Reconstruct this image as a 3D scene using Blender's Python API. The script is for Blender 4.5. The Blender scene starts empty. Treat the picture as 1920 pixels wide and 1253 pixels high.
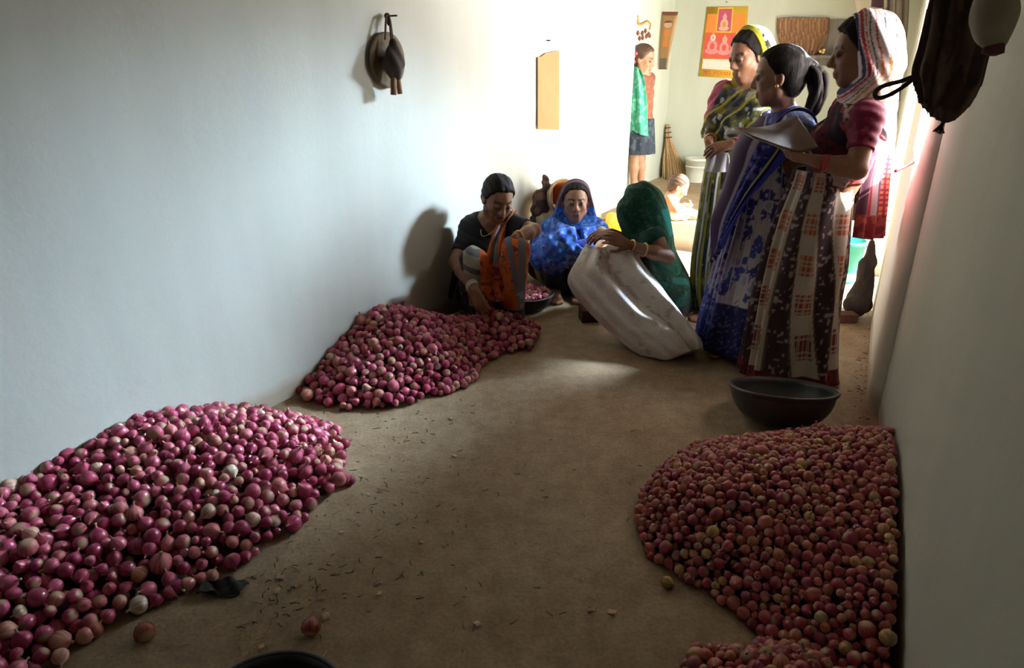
import bpy, math, random
import numpy as np
from mathutils import Matrix, Vector, Quaternion

random.seed(7)
rng = np.random.default_rng(7)
scn = bpy.context.scene
COL = scn.collection

# ------------------------------------------------------------------ camera
FOC, CAMH, HOR = 1250.0, 1.28, 125.0
PITCH = math.atan((626.5 - HOR) / FOC)
CP, SP = math.cos(PITCH), math.sin(PITCH)
cam_data = bpy.data.cameras.new('camera')
cam = bpy.data.objects.new('camera', cam_data)
COL.objects.link(cam)
cam.location = (0, 0, CAMH)
cam.rotation_euler = (math.pi / 2 - PITCH, 0, 0)
cam_data.sensor_width = 36.0
cam_data.lens = FOC / 1920.0 * 36.0
cam_data.clip_start = 0.02
scn.camera = cam

# ------------------------------------------------------------------ colour management, world
scn.view_settings.view_transform = 'Standard'
scn.view_settings.look = 'None'
scn.view_settings.gamma = 1.0
scn.view_settings.use_curve_mapping = False
scn.view_settings.exposure = 0.40
scn.cycles.use_denoising = True
scn.cycles.max_bounces = 10
scn.cycles.diffuse_bounces = 6
scn.cycles.sample_clamp_indirect = 6.0
world = bpy.data.worlds.new('sky')
scn.world = world
world.use_nodes = True
bg = world.node_tree.nodes['Background']
bg.inputs[0].default_value = (0.80, 0.90, 1.0, 1)
bg.inputs[1].default_value = 4.0

# ------------------------------------------------------------------ photo pixel -> world helpers (authoring only)
def ray(x, y):
    u = (x - 960) / FOC; v = (y - 626.5) / FOC
    return np.array([u, CP - v * SP, -SP - v * CP])
EYE = np.array([0, 0, CAMH])
def G(x, y, z=0.0):
    d = ray(x, y); return EYE + d * ((z - CAMH) / d[2])
def P(x, y, Y):
    d = ray(x, y); return EYE + d * (Y / d[1])
def pxm(p):
    return FOC / (p[1] * CP - (p[2] - CAMH) * SP)
RA, LA = math.radians(27.6), math.radians(30.5)
RD = np.array([math.sin(RA), math.cos(RA), 0]); RN = np.array([RD[1], -RD[0], 0]); RP = G(1623, 762)
LD = np.array([math.sin(LA), math.cos(LA), 0]); LN = np.array([LD[1], -LD[0], 0]); LP = G(503, 767)
PLAT = 0.20
CORNER = G(1240, 331, PLAT); CORNER[2] = 0
BD = LN.copy()                                   # back wall direction (to the right)
def hit(x, y, p, n):
    d = ray(x, y); return EYE + d * (n @ (p - EYE) / (n @ d))
def onL(x, y): return hit(x, y, LP, LN)
def onR(x, y): return hit(x, y, RP, RN)
def onB(x, y): return hit(x, y, CORNER, LD)
def rw(s, o, z=0.0): return RP * [1, 1, 0] + RD * s + RN * o + np.array([0, 0, z])
def lw(s, o, z=0.0): return LP * [1, 1, 0] + LD * s + LN * o + np.array([0, 0, z])

# ------------------------------------------------------------------ lights
def area(name, loc, target, sx, sy, power, color, spread=180):
    l = bpy.data.lights.new(name, 'AREA'); l.shape = 'RECTANGLE'; l.size = sx; l.size_y = sy
    l.energy = power; l.color = color; l.spread = math.radians(spread)
    o = bpy.data.objects.new(name, l); COL.objects.link(o)
    o.location = loc
    d = Vector(np.array(target) - np.array(loc))
    o.rotation_euler = d.to_track_quat('-Z', 'Y').to_euler()
    return o
DOOR = (1.30, 2.95, 0.0, 2.05)                   # s0, s1, z0, z1 of the doorway in the right wall
WIN = (0.085, 0.62, 0.95, 1.62)
area('door_daylight', rw(2.25, 0.12, 1.25), rw(2.75, -3.0, 1.15), 1.3, 1.7, 58, (1.0, 0.94, 0.83), 120)
_az, _el = math.radians(54.5), math.radians(-30)
area('door_skylight', rw(1.74, 0.04, 1.90), rw(1.74 - math.sin(_az), 0.04 - math.cos(_az), 1.90 + math.tan(_el)), 0.45, 0.28, 29, (0.66, 0.85, 1.0), 48)
area('window_daylight', rw(0.36, 0.45, 1.5), rw(0.30, -0.6, 1.1), 0.6, 0.8, 85, (1.0, 0.97, 0.93))
sun_l = bpy.data.lights.new('sun', 'SUN'); sun_l.energy = 40.0; sun_l.color = (1.0, 0.93, 0.8); sun_l.angle = 0.01
sun = bpy.data.objects.new('sun', sun_l); COL.objects.link(sun)
sd = -RN * 0.80 - RD * 0.14 + np.array([0, 0, -0.72])
sun.rotation_euler = Vector(sd).to_track_quat('-Z', 'Y').to_euler()

# ------------------------------------------------------------------ object helpers
def tag(o, label=None, cat=None, group=None, kind=None):
    if label: o['label'] = label
    if cat: o['category'] = cat
    if group: o['group'] = group
    if kind: o['kind'] = kind
    return o
def thing(name, label, cat, loc=(0, 0, 0), group=None):
    o = bpy.data.objects.new(name, None); COL.objects.link(o)
    o.location = [float(v) for v in loc]; o.empty_display_size = 0.05
    return tag(o, label, cat, group)
def mesh(name, verts, faces, mat=None, parent=None, smooth=True, uv=None, col=None, origin=None):
    """verts in world space; parent = an unrotated Empty, or a mesh with an origin"""
    verts = np.asarray(verts, float)
    me = bpy.data.meshes.new(name)
    base = np.zeros(3)
    if parent is not None:
        base = np.array(WORG.get(parent.name, tuple(parent.location)))
    elif origin is not None:
        base = np.array(origin, float)
    v = (verts - base)
    f = np.asarray(faces) if not isinstance(faces, list) else None
    if f is not None and f.ndim == 2:
        n, k = f.shape
        me.vertices.add(len(v)); me.vertices.foreach_set('co', v.astype(np.float32).ravel())
        me.loops.add(n * k); me.loops.foreach_set('vertex_index', f.astype(np.int32).ravel())
        me.polygons.add(n); me.polygons.foreach_set('loop_start', np.arange(0, n * k, k, dtype=np.int32))
        me.update(calc_edges=True)
    else:
        me.from_pydata([tuple(x) for x in v], [], [tuple(int(i) for i in x) for x in faces]); me.update()
    me.validate()
    if smooth: me.polygons.foreach_set('use_smooth', np.ones(len(me.polygons), bool))
    if uv is not None:
        lay = me.uv_layers.new(name='UVMap'); li = np.empty(len(me.loops), np.int32); me.loops.foreach_get('vertex_index', li)
        lay.data.foreach_set('uv', np.asarray(uv, np.float32)[li].ravel())
    if col is not None:
        c = np.ones((len(v), 4), np.float32); c[:, :3] = col
        at = me.color_attributes.new('tint', 'FLOAT_COLOR', 'POINT'); at.data.foreach_set('color', c.ravel())
    o = bpy.data.objects.new(name, me); COL.objects.link(o)
    if mat: me.materials.append(mat)
    if parent is not None:
        o.parent = parent
        WORG[o.name] = tuple(base)
    elif origin is not None:
        o.location = base
        WORG[o.name] = tuple(base)
    else:
        WORG[o.name] = (0, 0, 0)
    return o
WORG = {}
def unit(v):
    v = np.asarray(v, float); return v / max(np.linalg.norm(v), 1e-9)
def merge(parts):
    V, Fc, off = [], [], 0
    for v, f in parts:
        V.append(np.asarray(v, float)); Fc += [tuple(i + off for i in q) for q in f]; off += len(v)
    return np.vstack(V), Fc
def box_pts(c, ax, ay, az):
    """centre + three half-extent vectors"""
    c, ax, ay, az = (np.asarray(q, float) for q in (c, ax, ay, az))
    v = [c + i * ax + j * ay + k * az for k in (-1, 1) for j in (-1, 1) for i in (-1, 1)]
    f = [(0, 2, 3, 1), (4, 5, 7, 6), (0, 1, 5, 4), (2, 6, 7, 3), (0, 4, 6, 2), (1, 3, 7, 5)]
    return np.array(v), f
def tube_pts(path, rad, n=8, cap=True):
    path = np.asarray(path, float); m = len(path)
    rad = np.broadcast_to(np.asarray(rad, float), (m,))
    t = np.gradient(path, axis=0)
    ref = np.array([0.13, 0.21, 0.97]); V = []
    a = None
    for i in range(m):
        ti = unit(t[i])
        if a is None: a = unit(np.cross(ti, ref if abs(ti @ ref) < 0.95 else np.array([1, 0, 0])))
        a = unit(a - ti * (a @ ti)); b = np.cross(ti, a)
        for k in range(n):
            w = 2 * math.pi * k / n
            V.append(path[i] + rad[i] * (math.cos(w) * a + math.sin(w) * b))
    Fq = [(i * n + k, i * n + (k + 1) % n, (i + 1) * n + (k + 1) % n, (i + 1) * n + k) for i in range(m - 1) for k in range(n)]
    if cap: Fq += [tuple(range(n))[::-1], tuple((m - 1) * n + k for k in range(n))]
    return np.array(V), Fq
def lathe_pts(prof, c, n=40, up=(0, 0, 1), sx=1.0):
    """prof [(r,z)]: surface of revolution round axis up through c"""
    up = unit(up); a = unit(np.cross(up, [0.3, 0.9, 0.11] if abs(up[2]) < 0.9 else [0, 1, 0])); b = np.cross(up, a)
    V = [np.asarray(c) + up * z + r * (math.cos(2 * math.pi * k / n) * a * sx + math.sin(2 * math.pi * k / n) * b) for r, z in prof for k in range(n)]
    m = len(prof)
    Fq = [(i * n + k, i * n + (k + 1) % n, (i + 1) * n + (k + 1) % n, (i + 1) * n + k) for i in range(m - 1) for k in range(n)]
    Fq += [tuple(range(n))[::-1], tuple((m - 1) * n + k for k in range(n))]
    return np.array(V), Fq
def catmull(pts, n):
    """interpolate pts (m, ...) along axis 0 to n samples"""
    pts = np.asarray(pts, float); m = len(pts)
    t = np.linspace(0, m - 1, n); i = np.clip(t.astype(int), 0, m - 2); fr = t - i
    g = lambda k: pts[np.clip(k, 0, m - 1)]
    sh = (-1,) + (1,) * (pts.ndim - 1); fr = fr.reshape(sh)
    p0, p1, p2, p3 = g(i - 1), g(i), g(i + 1), g(i + 2)
    return 0.5 * (2 * p1 + (p2 - p0) * fr + (2 * p0 - 5 * p1 + 4 * p2 - p3) * fr ** 2 + (3 * p1 - p0 - 3 * p2 + p3) * fr ** 3)
def grid_faces(nv, nu, wrap=False):
    i, j = np.meshgrid(np.arange(nv - 1), np.arange(nu if wrap else nu - 1), indexing='ij')
    j2 = (j + 1) % nu
    return np.stack([i * nu + j, i * nu + j2, (i + 1) * nu + j2, (i + 1) * nu + j], -1).reshape(-1, 4)
def grid_normals(Gp):
    du = np.gradient(Gp, axis=1); dv = np.gradient(Gp, axis=0)
    n = np.cross(du, dv); return n / np.maximum(np.linalg.norm(n, axis=-1, keepdims=True), 1e-9)
def thick_grid(Gp, th):
    """closed thin slab from a (nv,nu,3) grid"""
    nv, nu = Gp.shape[:2]; n = grid_normals(Gp)
    A = (Gp + n * th / 2).reshape(-1, 3); B = (Gp - n * th / 2).reshape(-1, 3)
    f = grid_faces(nv, nu); N = nv * nu
    fb = f[:, ::-1] + N
    rim = [i for i in range(nu)] + [i * nu + nu - 1 for i in range(1, nv)] + [(nv - 1) * nu + j for j in range(nu - 2, -1, -1)] + [i * nu for i in range(nv - 2, 0, -1)]
    r = np.array(rim); r2 = np.roll(r, -1)
    fr = np.stack([r2, r, r + N, r2 + N], -1)
    return np.vstack([A, B]), np.vstack([f, fb, fr])

# ------------------------------------------------------------------ materials
def new_mat(name):
    m = bpy.data.materials.new(name); m.use_nodes = True
    nt = m.node_tree; b = nt.nodes['Principled BSDF']
    return m, nt, b
def lnk(nt, a, b): nt.links.new(a, b)
def noise_node(nt, scale, detail=4, vec=None, rough=0.55):
    n = nt.nodes.new('ShaderNodeTexNoise'); n.inputs['Scale'].default_value = scale; n.inputs['Detail'].default_value = detail
    n.inputs['Roughness'].default_value = rough
    if vec is not None: lnk(nt, vec, n.inputs['Vector'])
    return n
def ramp_node(nt, fac, stops, interp='LINEAR'):
    r = nt.nodes.new('ShaderNodeValToRGB'); r.color_ramp.interpolation = interp
    e = r.color_ramp.elements
    while len(e) < len(stops): e.new(0.5)
    for el, (p, c) in zip(e, stops): el.position = p; el.color = (*c, 1)
    lnk(nt, fac, r.inputs[0]); return r
def mix_node(nt, fac, a, b, mode='MIX'):
    m = nt.nodes.new('ShaderNodeMix'); m.data_type = 'RGBA'; m.blend_type = mode
    for sock, v in ((m.inputs[0], fac), (m.inputs[6], a), (m.inputs[7], b)):
        if hasattr(v, 'is_linked'): lnk(nt, v, sock)
        elif isinstance(v, (int, float)): sock.default_value = v
        else: sock.default_value = (*v, 1)
    return m.outputs[2]
def bump_node(nt, b, h, strength=0.2, dist=0.01):
    bp = nt.nodes.new('ShaderNodeBump'); bp.inputs['Strength'].default_value = strength; bp.inputs['Distance'].default_value = dist
    lnk(nt, h, bp.inputs['Height']); lnk(nt, bp.outputs[0], b.inputs['Normal'])
def simple(name, c1, c2=None, scale=20, rough=0.7, bump=0.1, metal=0.0, stretch=None, spec=0.3, sheen=0.0, tint=False, dist=0.004):
    m, nt, b = new_mat(name)
    tc = nt.nodes.new('ShaderNodeTexCoord'); vec = tc.outputs['Object']
    if stretch:
        mp = nt.nodes.new('ShaderNodeMapping'); mp.inputs['Scale'].default_value = stretch; lnk(nt, vec, mp.inputs[0]); vec = mp.outputs[0]
    n = noise_node(nt, scale, 5, vec)
    c2 = c2 or tuple(x * 0.75 for x in c1)
    col = ramp_node(nt, n.outputs[0], [(0.3, c2), (0.7, c1)]).outputs[0]
    if tint:
        at = nt.nodes.new('ShaderNodeAttribute'); at.attribute_name = 'tint'
        col = mix_node(nt, 1.0, col, at.outputs['Color'], 'MULTIPLY')
    lnk(nt, col, b.inputs['Base Color'])
    b.inputs['Roughness'].default_value = rough; b.inputs['Metallic'].default_value = metal
    b.inputs['Specular IOR Level'].default_value = spec
    if sheen:
        b.inputs['Sheen Weight'].default_value = sheen
    if bump: bump_node(nt, b, n.outputs[0], bump, dist)
    return m
def cloth(name, rough=0.75, scale=260, spec=0.18, sheen=0.05, tr=0.0):
    """fabric whose printed pattern is the mesh's 'tint' attribute, with a woven grain"""
    m, nt, b = new_mat(name)
    at = nt.nodes.new('ShaderNodeAttribute'); at.attribute_name = 'tint'
    tc = nt.nodes.new('ShaderNodeTexCoord')
    n = noise_node(nt, scale, 2, tc.outputs['Object'])
    g = ramp_node(nt, n.outputs[0], [(0.3, (0.78, 0.78, 0.78)), (0.7, (1.06, 1.06, 1.06))])
    lnk(nt, mix_node(nt, 1.0, at.outputs['Color'], g.outputs[0], 'MULTIPLY'), b.inputs['Base Color'])
    b.inputs['Roughness'].default_value = rough; b.inputs['Specular IOR Level'].default_value = spec
    b.inputs['Sheen Weight'].default_value = sheen
    bump_node(nt, b, n.outputs[0], 0.15, 0.002)
    return m

def plaster(name, a, b2, stain=(0.50, 0.44, 0.34)):
    m, nt, b = new_mat(name)
    tc = nt.nodes.new('ShaderNodeTexCoord'); v = tc.outputs['Object']
    mp = nt.nodes.new('ShaderNodeMapping'); mp.inputs['Scale'].default_value = (2.2, 2.2, 0.5); lnk(nt, v, mp.inputs[0])
    n1 = noise_node(nt, 1.6, 5, mp.outputs[0])
    col = ramp_node(nt, n1.outputs[0], [(0.3, b2), (0.68, a)]).outputs[0]
    n2 = noise_node(nt, 9, 6, v, 0.7)
    st = ramp_node(nt, n2.outputs[0], [(0.60, (0, 0, 0)), (0.82, (1, 1, 1))])
    mth = nt.nodes.new('ShaderNodeMath'); mth.operation = 'MULTIPLY'; mth.inputs[1].default_value = 0.28; lnk(nt, st.outputs[0], mth.inputs[0])
    col = mix_node(nt, mth.outputs[0], col, stain)
    # mud splash rising from the floor
    sep = nt.nodes.new('ShaderNodeSeparateXYZ'); lnk(nt, v, sep.inputs[0])
    n3 = noise_node(nt, 4, 5, v)
    ad = nt.nodes.new('ShaderNodeMath'); ad.operation = 'MULTIPLY_ADD'; ad.inputs[1].default_value = -0.10; lnk(nt, n3.outputs[0], ad.inputs[0]); lnk(nt, sep.outputs[2], ad.inputs[2])
    mud = ramp_node(nt, ad.outputs[0], [(0.0, (0.6, 0.6, 0.6)), (0.05, (0, 0, 0))])
    col = mix_node(nt, mud.outputs[0], col, (0.36, 0.26, 0.16))
    lnk(nt, col, b.inputs['Base Color']); b.inputs['Roughness'].default_value = 0.85; b.inputs['Specular IOR Level'].default_value = 0.2
    n4 = noise_node(nt, 38, 6, v, 0.65)
    bump_node(nt, b, n4.outputs[0], 0.22, 0.006)
    return m
M = {}
M['wall'] = plaster('limewash_plaster', (0.60, 0.61, 0.565), (0.53, 0.54, 0.50))
M['wall_lit'] = plaster('lit_limewash', (0.84, 0.84, 0.75), (0.78, 0.78, 0.69))  # far right wall made paler: brightness of its lit strip put into the colour
M['wall_right'] = plaster('greenish_plaster', (0.66, 0.71, 0.63), (0.58, 0.63, 0.555))
M['wall_warm'] = plaster('back_plaster', (0.53, 0.565, 0.475), (0.46, 0.495, 0.42))
M['ceil'] = simple('dark_timber_ceiling', (0.13, 0.095, 0.06), (0.09, 0.065, 0.04), 6, 0.9, 0.2)
def floor_mat():
    m, nt, b = new_mat('mud_floor')
    tc = nt.nodes.new('ShaderNodeTexCoord'); v = tc.outputs['Object']
    n1 = noise_node(nt, 1.7, 6, v, 0.6); n2 = noise_node(nt, 14, 6, v, 0.7); n3 = noise_node(nt, 90, 3, v)
    col = ramp_node(nt, n1.outputs[0], [(0.3, (0.31, 0.205, 0.118)), (0.52, (0.405, 0.298, 0.188)), (0.72, (0.45, 0.36, 0.25))]).outputs[0]
    sp = ramp_node(nt, n2.outputs[0], [(0.35, (0.66, 0.6, 0.56)), (0.6, (1.0, 1.0, 1.0))])
    col = mix_node(nt, 0.8, col, sp.outputs[0], 'MULTIPLY')
    sp2 = ramp_node(nt, n3.outputs[0], [(0.35, (0.78, 0.78, 0.76)), (0.65, (1.05, 1.05, 1.05))])
    col = mix_node(nt, 1.0, col, sp2.outputs[0], 'MULTIPLY')
    lnk(nt, col, b.inputs['Base Color']); b.inputs['Roughness'].default_value = 0.62; b.inputs['Specular IOR Level'].default_value = 0.35
    ad = nt.nodes.new('ShaderNodeMath'); ad.operation = 'ADD'; lnk(nt, n2.outputs[0], ad.inputs[0]); lnk(nt, n3.outputs[0], ad.inputs[1])
    bump_node(nt, b, ad.outputs[0], 0.3, 0.006)
    return m
M['floor'] = floor_mat()
M['skin'] = simple('brown_skin', (0.27, 0.125, 0.070), (0.22, 0.098, 0.055), 30, 0.48, 0.05, spec=0.45, tint=True)
M['skin_light'] = simple('light_brown_skin', (0.42, 0.22, 0.13), (0.36, 0.18, 0.105), 30, 0.5, 0.05, spec=0.4, tint=True)
M['hair'] = simple('black_hair', (0.022, 0.017, 0.016), (0.008, 0.006, 0.006), 70, 0.65, 0.8, stretch=(1, 1, 0.15), spec=0.10, dist=0.004)
M['hair_brown'] = simple('brown_hair', (0.10, 0.055, 0.035), (0.05, 0.03, 0.02), 60, 0.5, 0.4, spec=0.4)
M['cloth'] = cloth('printed_saree_cotton')
M['silk'] = cloth('shiny_saree_weave', rough=0.6, spec=0.06, sheen=0.0)
M['eye'] = simple('eye_white', (0.40, 0.36, 0.33), (0.36, 0.32, 0.29), 5, 0.2, 0, spec=0.5)
M['iris'] = simple('dark_iris', (0.02, 0.012, 0.008), (0.015, 0.01, 0.006), 5, 0.15, 0, spec=0.6)
M['gold'] = simple('brass_bangle', (0.75, 0.5, 0.2), (0.6, 0.38, 0.14), 40, 0.3, 0, metal=0.9)
M['glassred'] = simple('red_glass_bangle', (0.55, 0.05, 0.07), (0.4, 0.03, 0.05), 40, 0.15, 0, spec=0.7)
M['shell'] = simple('white_bangle', (0.75, 0.7, 0.65), (0.65, 0.6, 0.55), 40, 0.25, 0, spec=0.5)
M['iron'] = simple('blackened_iron', (0.035, 0.030, 0.028), (0.018, 0.016, 0.015), 25, 0.45, 0.25, spec=0.5)
M['sack'] = cloth('woven_plastic_sacking', rough=0.5, scale=180, spec=0.4, sheen=0.1)
M['dark_cloth'] = simple('dark_brown_cloth', (0.055, 0.038, 0.030), (0.030, 0.020, 0.017), 45, 0.85, 0.3, stretch=(1, 1, 0.3))
M['rope'] = simple('dark_cord', (0.09, 0.065, 0.05), (0.05, 0.036, 0.03), 120, 0.9, 0.5)
M['cream_cloth'] = simple('cream_cloth', (0.42, 0.36, 0.27), (0.32, 0.27, 0.19), 25, 0.85, 0.2)
M['grey_cloth'] = simple('grey_cloth', (0.20, 0.185, 0.155), (0.12, 0.105, 0.09), 20, 0.85, 0.2, stretch=(1, 1, 0.2))
M['wood'] = simple('brown_wood', (0.23, 0.12, 0.065), (0.13, 0.065, 0.035), 14, 0.6, 0.2, stretch=(6, 6, 0.5))
M['card'] = simple('tan_card', (0.40, 0.245, 0.115), (0.36, 0.215, 0.095), 8, 0.75, 0.05)
M['straw'] = simple('straw', (0.52, 0.36, 0.19), (0.38, 0.25, 0.12), 60, 0.75, 0.2)
M['leafgreen'] = simple('green_leaf', (0.12, 0.34, 0.12), (0.07, 0.22, 0.07), 30, 0.5, 0.1)
M['white_plastic'] = simple('white_plastic', (0.66, 0.68, 0.60), (0.56, 0.58, 0.5), 9, 0.4, 0.03, spec=0.45)
M['teal_plastic'] = simple('teal_plastic', (0.03, 0.33, 0.28), (0.02, 0.25, 0.21), 9, 0.4, 0.03, spec=0.45)
M['yellow_plastic'] = simple('yellow_weave', (0.75, 0.48, 0.03), (0.6, 0.36, 0.02), 60, 0.5, 0.2)
M['orange_plastic'] = simple('orange_plastic', (0.72, 0.26, 0.05), (0.6, 0.2, 0.03), 9, 0.4, 0.03)
M['beige_plastic'] = simple('beige_canvas', (0.45, 0.36, 0.24), (0.36, 0.28, 0.18), 30, 0.8, 0.2)

def onion_mat(name, stops, rough=0.27):
    m, nt, b = new_mat(name)
    at = nt.nodes.new('ShaderNodeAttribute'); at.attribute_name = 'rnd'
    oi = nt.nodes.new('ShaderNodeObjectInfo')
    ad = nt.nodes.new('ShaderNodeMath'); ad.operation = 'ADD'; lnk(nt, at.outputs['Fac'], ad.inputs[0]); lnk(nt, oi.outputs['Random'], ad.inputs[1])
    fr = nt.nodes.new('ShaderNodeMath'); fr.operation = 'FRACT'; lnk(nt, ad.outputs[0], fr.inputs[0])
    col = ramp_node(nt, fr.outputs[0], stops).outputs[0]
    uv = nt.nodes.new('ShaderNodeUVMap'); mp = nt.nodes.new('ShaderNodeMapping'); mp.inputs['Scale'].default_value = (26, 1.2, 1); lnk(nt, uv.outputs[0], mp.inputs[0])
    n = noise_node(nt, 1.0, 3, mp.outputs[0])
    stv = ramp_node(nt, n.outputs[0], [(0.36, (0.62, 0.55, 0.58)), (0.62, (1.12, 1.08, 1.1))])
    col = mix_node(nt, 1.0, col, stv.outputs[0], 'MULTIPLY')
    sep = nt.nodes.new('ShaderNodeSeparateXYZ'); lnk(nt, uv.outputs[0], sep.inputs[0])
    tip = ramp_node(nt, sep.outputs[1], [(0.0, (1, 1, 1)), (0.09, (0, 0, 0)), (0.80, (0, 0, 0)), (0.95, (1, 1, 1))])
    col = mix_node(nt, tip.outputs[0], col, (0.42, 0.29, 0.17))
    lnk(nt, col, b.inputs['Base Color']); b.inputs['Roughness'].default_value = rough
    b.inputs['Specular IOR Level'].default_value = 0.65
    return m
M['onion'] = onion_mat('red_onion_skin', [(0.0, (0.30, 0.032, 0.085)), (0.36, (0.48, 0.070, 0.150)), (0.70, (0.62, 0.160, 0.235)), (0.88, (0.62, 0.210, 0.200)), (0.955, (0.66, 0.34, 0.25)), (0.985, (0.72, 0.50, 0.38)), (1.0, (0.78, 0.70, 0.55))])
M['seed_onion'] = onion_mat('small_onion_skin', [(0.0, (0.28, 0.030, 0.060)), (0.40, (0.44, 0.070, 0.105)), (0.72, (0.54, 0.13, 0.115)), (0.90, (0.56, 0.22, 0.115)), (0.97, (0.62, 0.36, 0.14)), (1.0, (0.6, 0.45, 0.2))], 0.36)
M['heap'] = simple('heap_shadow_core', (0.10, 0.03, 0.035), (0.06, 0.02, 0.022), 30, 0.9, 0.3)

# ------------------------------------------------------------------ room shell
def prism(name, foot, z0, z1, mat, kind='structure'):
    """vertical prism over a list of plan points"""
    n = len(foot)
    v = [(p[0], p[1], z0) for p in foot] + [(p[0], p[1], z1) for p in foot]
    f = [tuple(range(n))[::-1], tuple(range(n, 2 * n))] + [(i, (i + 1) % n, n + (i + 1) % n, n + i) for i in range(n)]
    o = mesh(name, v, f, mat, smooth=False); o['kind'] = kind
    return o
def merged_wall(name, parts, mat):
    V, Fc = merge(parts); o = mesh(name, V, Fc, mat, smooth=False); o['kind'] = 'structure'; return o
def prism_pts(foot, z0, z1):
    n = len(foot)
    v = [(p[0], p[1], z0) for p in foot] + [(p[0], p[1], z1) for p in foot]
    return v, [tuple(range(n))[::-1], tuple(range(n, 2 * n))] + [(i, (i + 1) % n, n + (i + 1) % n, n + i) for i in range(n)]
CEIL = 2.45
LEND = float(LD @ (onL(1187, 150) - LP))          # where the left wall ends
BACKS = float(LD @ (CORNER - LP))
SIDEO = float(LN @ (CORNER - LP))                 # offset of the side wall in the back room
def rect(fn, s0, s1, o0, o1): return [fn(s0, o0), fn(s1, o0), fn(s1, o1), fn(s0, o1)]
# floor: a gently uneven grid
nx, ny = 90, 120
gx = np.linspace(-4.6, 5.6, nx); gy = np.linspace(-2.6, 9.2, ny)
GX, GY = np.meshgrid(gx, gy)
fl = np.stack([GX, GY, np.zeros_like(GX) - 0.0], -1)
o = mesh('floor', fl.reshape(-1, 3), grid_faces(ny, nx), M['floor']); o['kind'] = 'structure'
STEP_S = float(LD @ (G(1275, 417, PLAT) - LP))
prism('floor.001', [lw(STEP_S, -1.5), lw(BACKS + 0.1, -1.5), lw(BACKS + 0.1, 3.6), lw(STEP_S, 3.6)], -0.02, PLAT, M['floor'])
prism('trim_1', [lw(STEP_S - .012, -.02), lw(STEP_S, -.02), lw(STEP_S, 2.2), lw(STEP_S - .012, 2.2)], 0.0, PLAT - .004, M['wall'])  # white slab added over the riser so it reads as sunlit
prism('ceiling', [rw(-5.4, 0.32), rw(7.2, 0.32), rw(7.2, -4.6), rw(-5.4, -4.6)], CEIL, CEIL + 0.1, M['ceil'])
merged_wall('wall_left', [prism_pts(rect(lw, -4.6, LEND, -0.22, 0.0), 0, CEIL)], M['wall'])
merged_wall('wall_left_back', [prism_pts(rect(lw, LEND - 0.3, BACKS + 0.2, SIDEO - 0.2, SIDEO), 0, CEIL)], M['wall_warm'])
merged_wall('wall_back', [prism_pts([CORNER - BD * 0.3, CORNER + BD * 3.6, CORNER + BD * 3.6 + LD * 0.2, CORNER - BD * 0.3 + LD * 0.2], 0, CEIL)], M['wall_warm'])
# right wall: near part set back, far part with rounded arris, window and doorway
RB = float(RD @ (CORNER + BD * 2.2 - RP)) + 0.4
th = 0.30
arc = [rw(0.08 - 0.13 * math.sin(a), 0.045 - 0.045 * math.cos(a)) for a in np.linspace(0, math.pi / 2, 16)]
NEAR_O = 0.075
parts = [prism_pts([rw(-5.2, .13), rw(-1.6, .095), rw(-.9, .078), rw(-.4, .060), rw(-.05, .045), rw(-.05, th), rw(-5.2, th)], 0, CEIL)]
merged_wall('wall_right', parts, M['wall_right']); parts = []
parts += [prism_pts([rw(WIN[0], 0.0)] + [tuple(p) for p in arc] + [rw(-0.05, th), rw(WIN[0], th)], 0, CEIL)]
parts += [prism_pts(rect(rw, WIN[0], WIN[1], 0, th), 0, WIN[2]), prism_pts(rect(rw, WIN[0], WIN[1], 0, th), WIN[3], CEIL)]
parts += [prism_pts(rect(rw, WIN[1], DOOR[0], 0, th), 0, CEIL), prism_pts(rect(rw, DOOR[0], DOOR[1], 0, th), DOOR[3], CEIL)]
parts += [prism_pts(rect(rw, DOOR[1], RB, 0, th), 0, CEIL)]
merged_wall('wall_right_far', parts, M['wall_lit'])
prism('wall_near', rect(rw, -5.2, -5.0, -3.2, 0.3), 0, CEIL, M['wall'])

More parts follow.
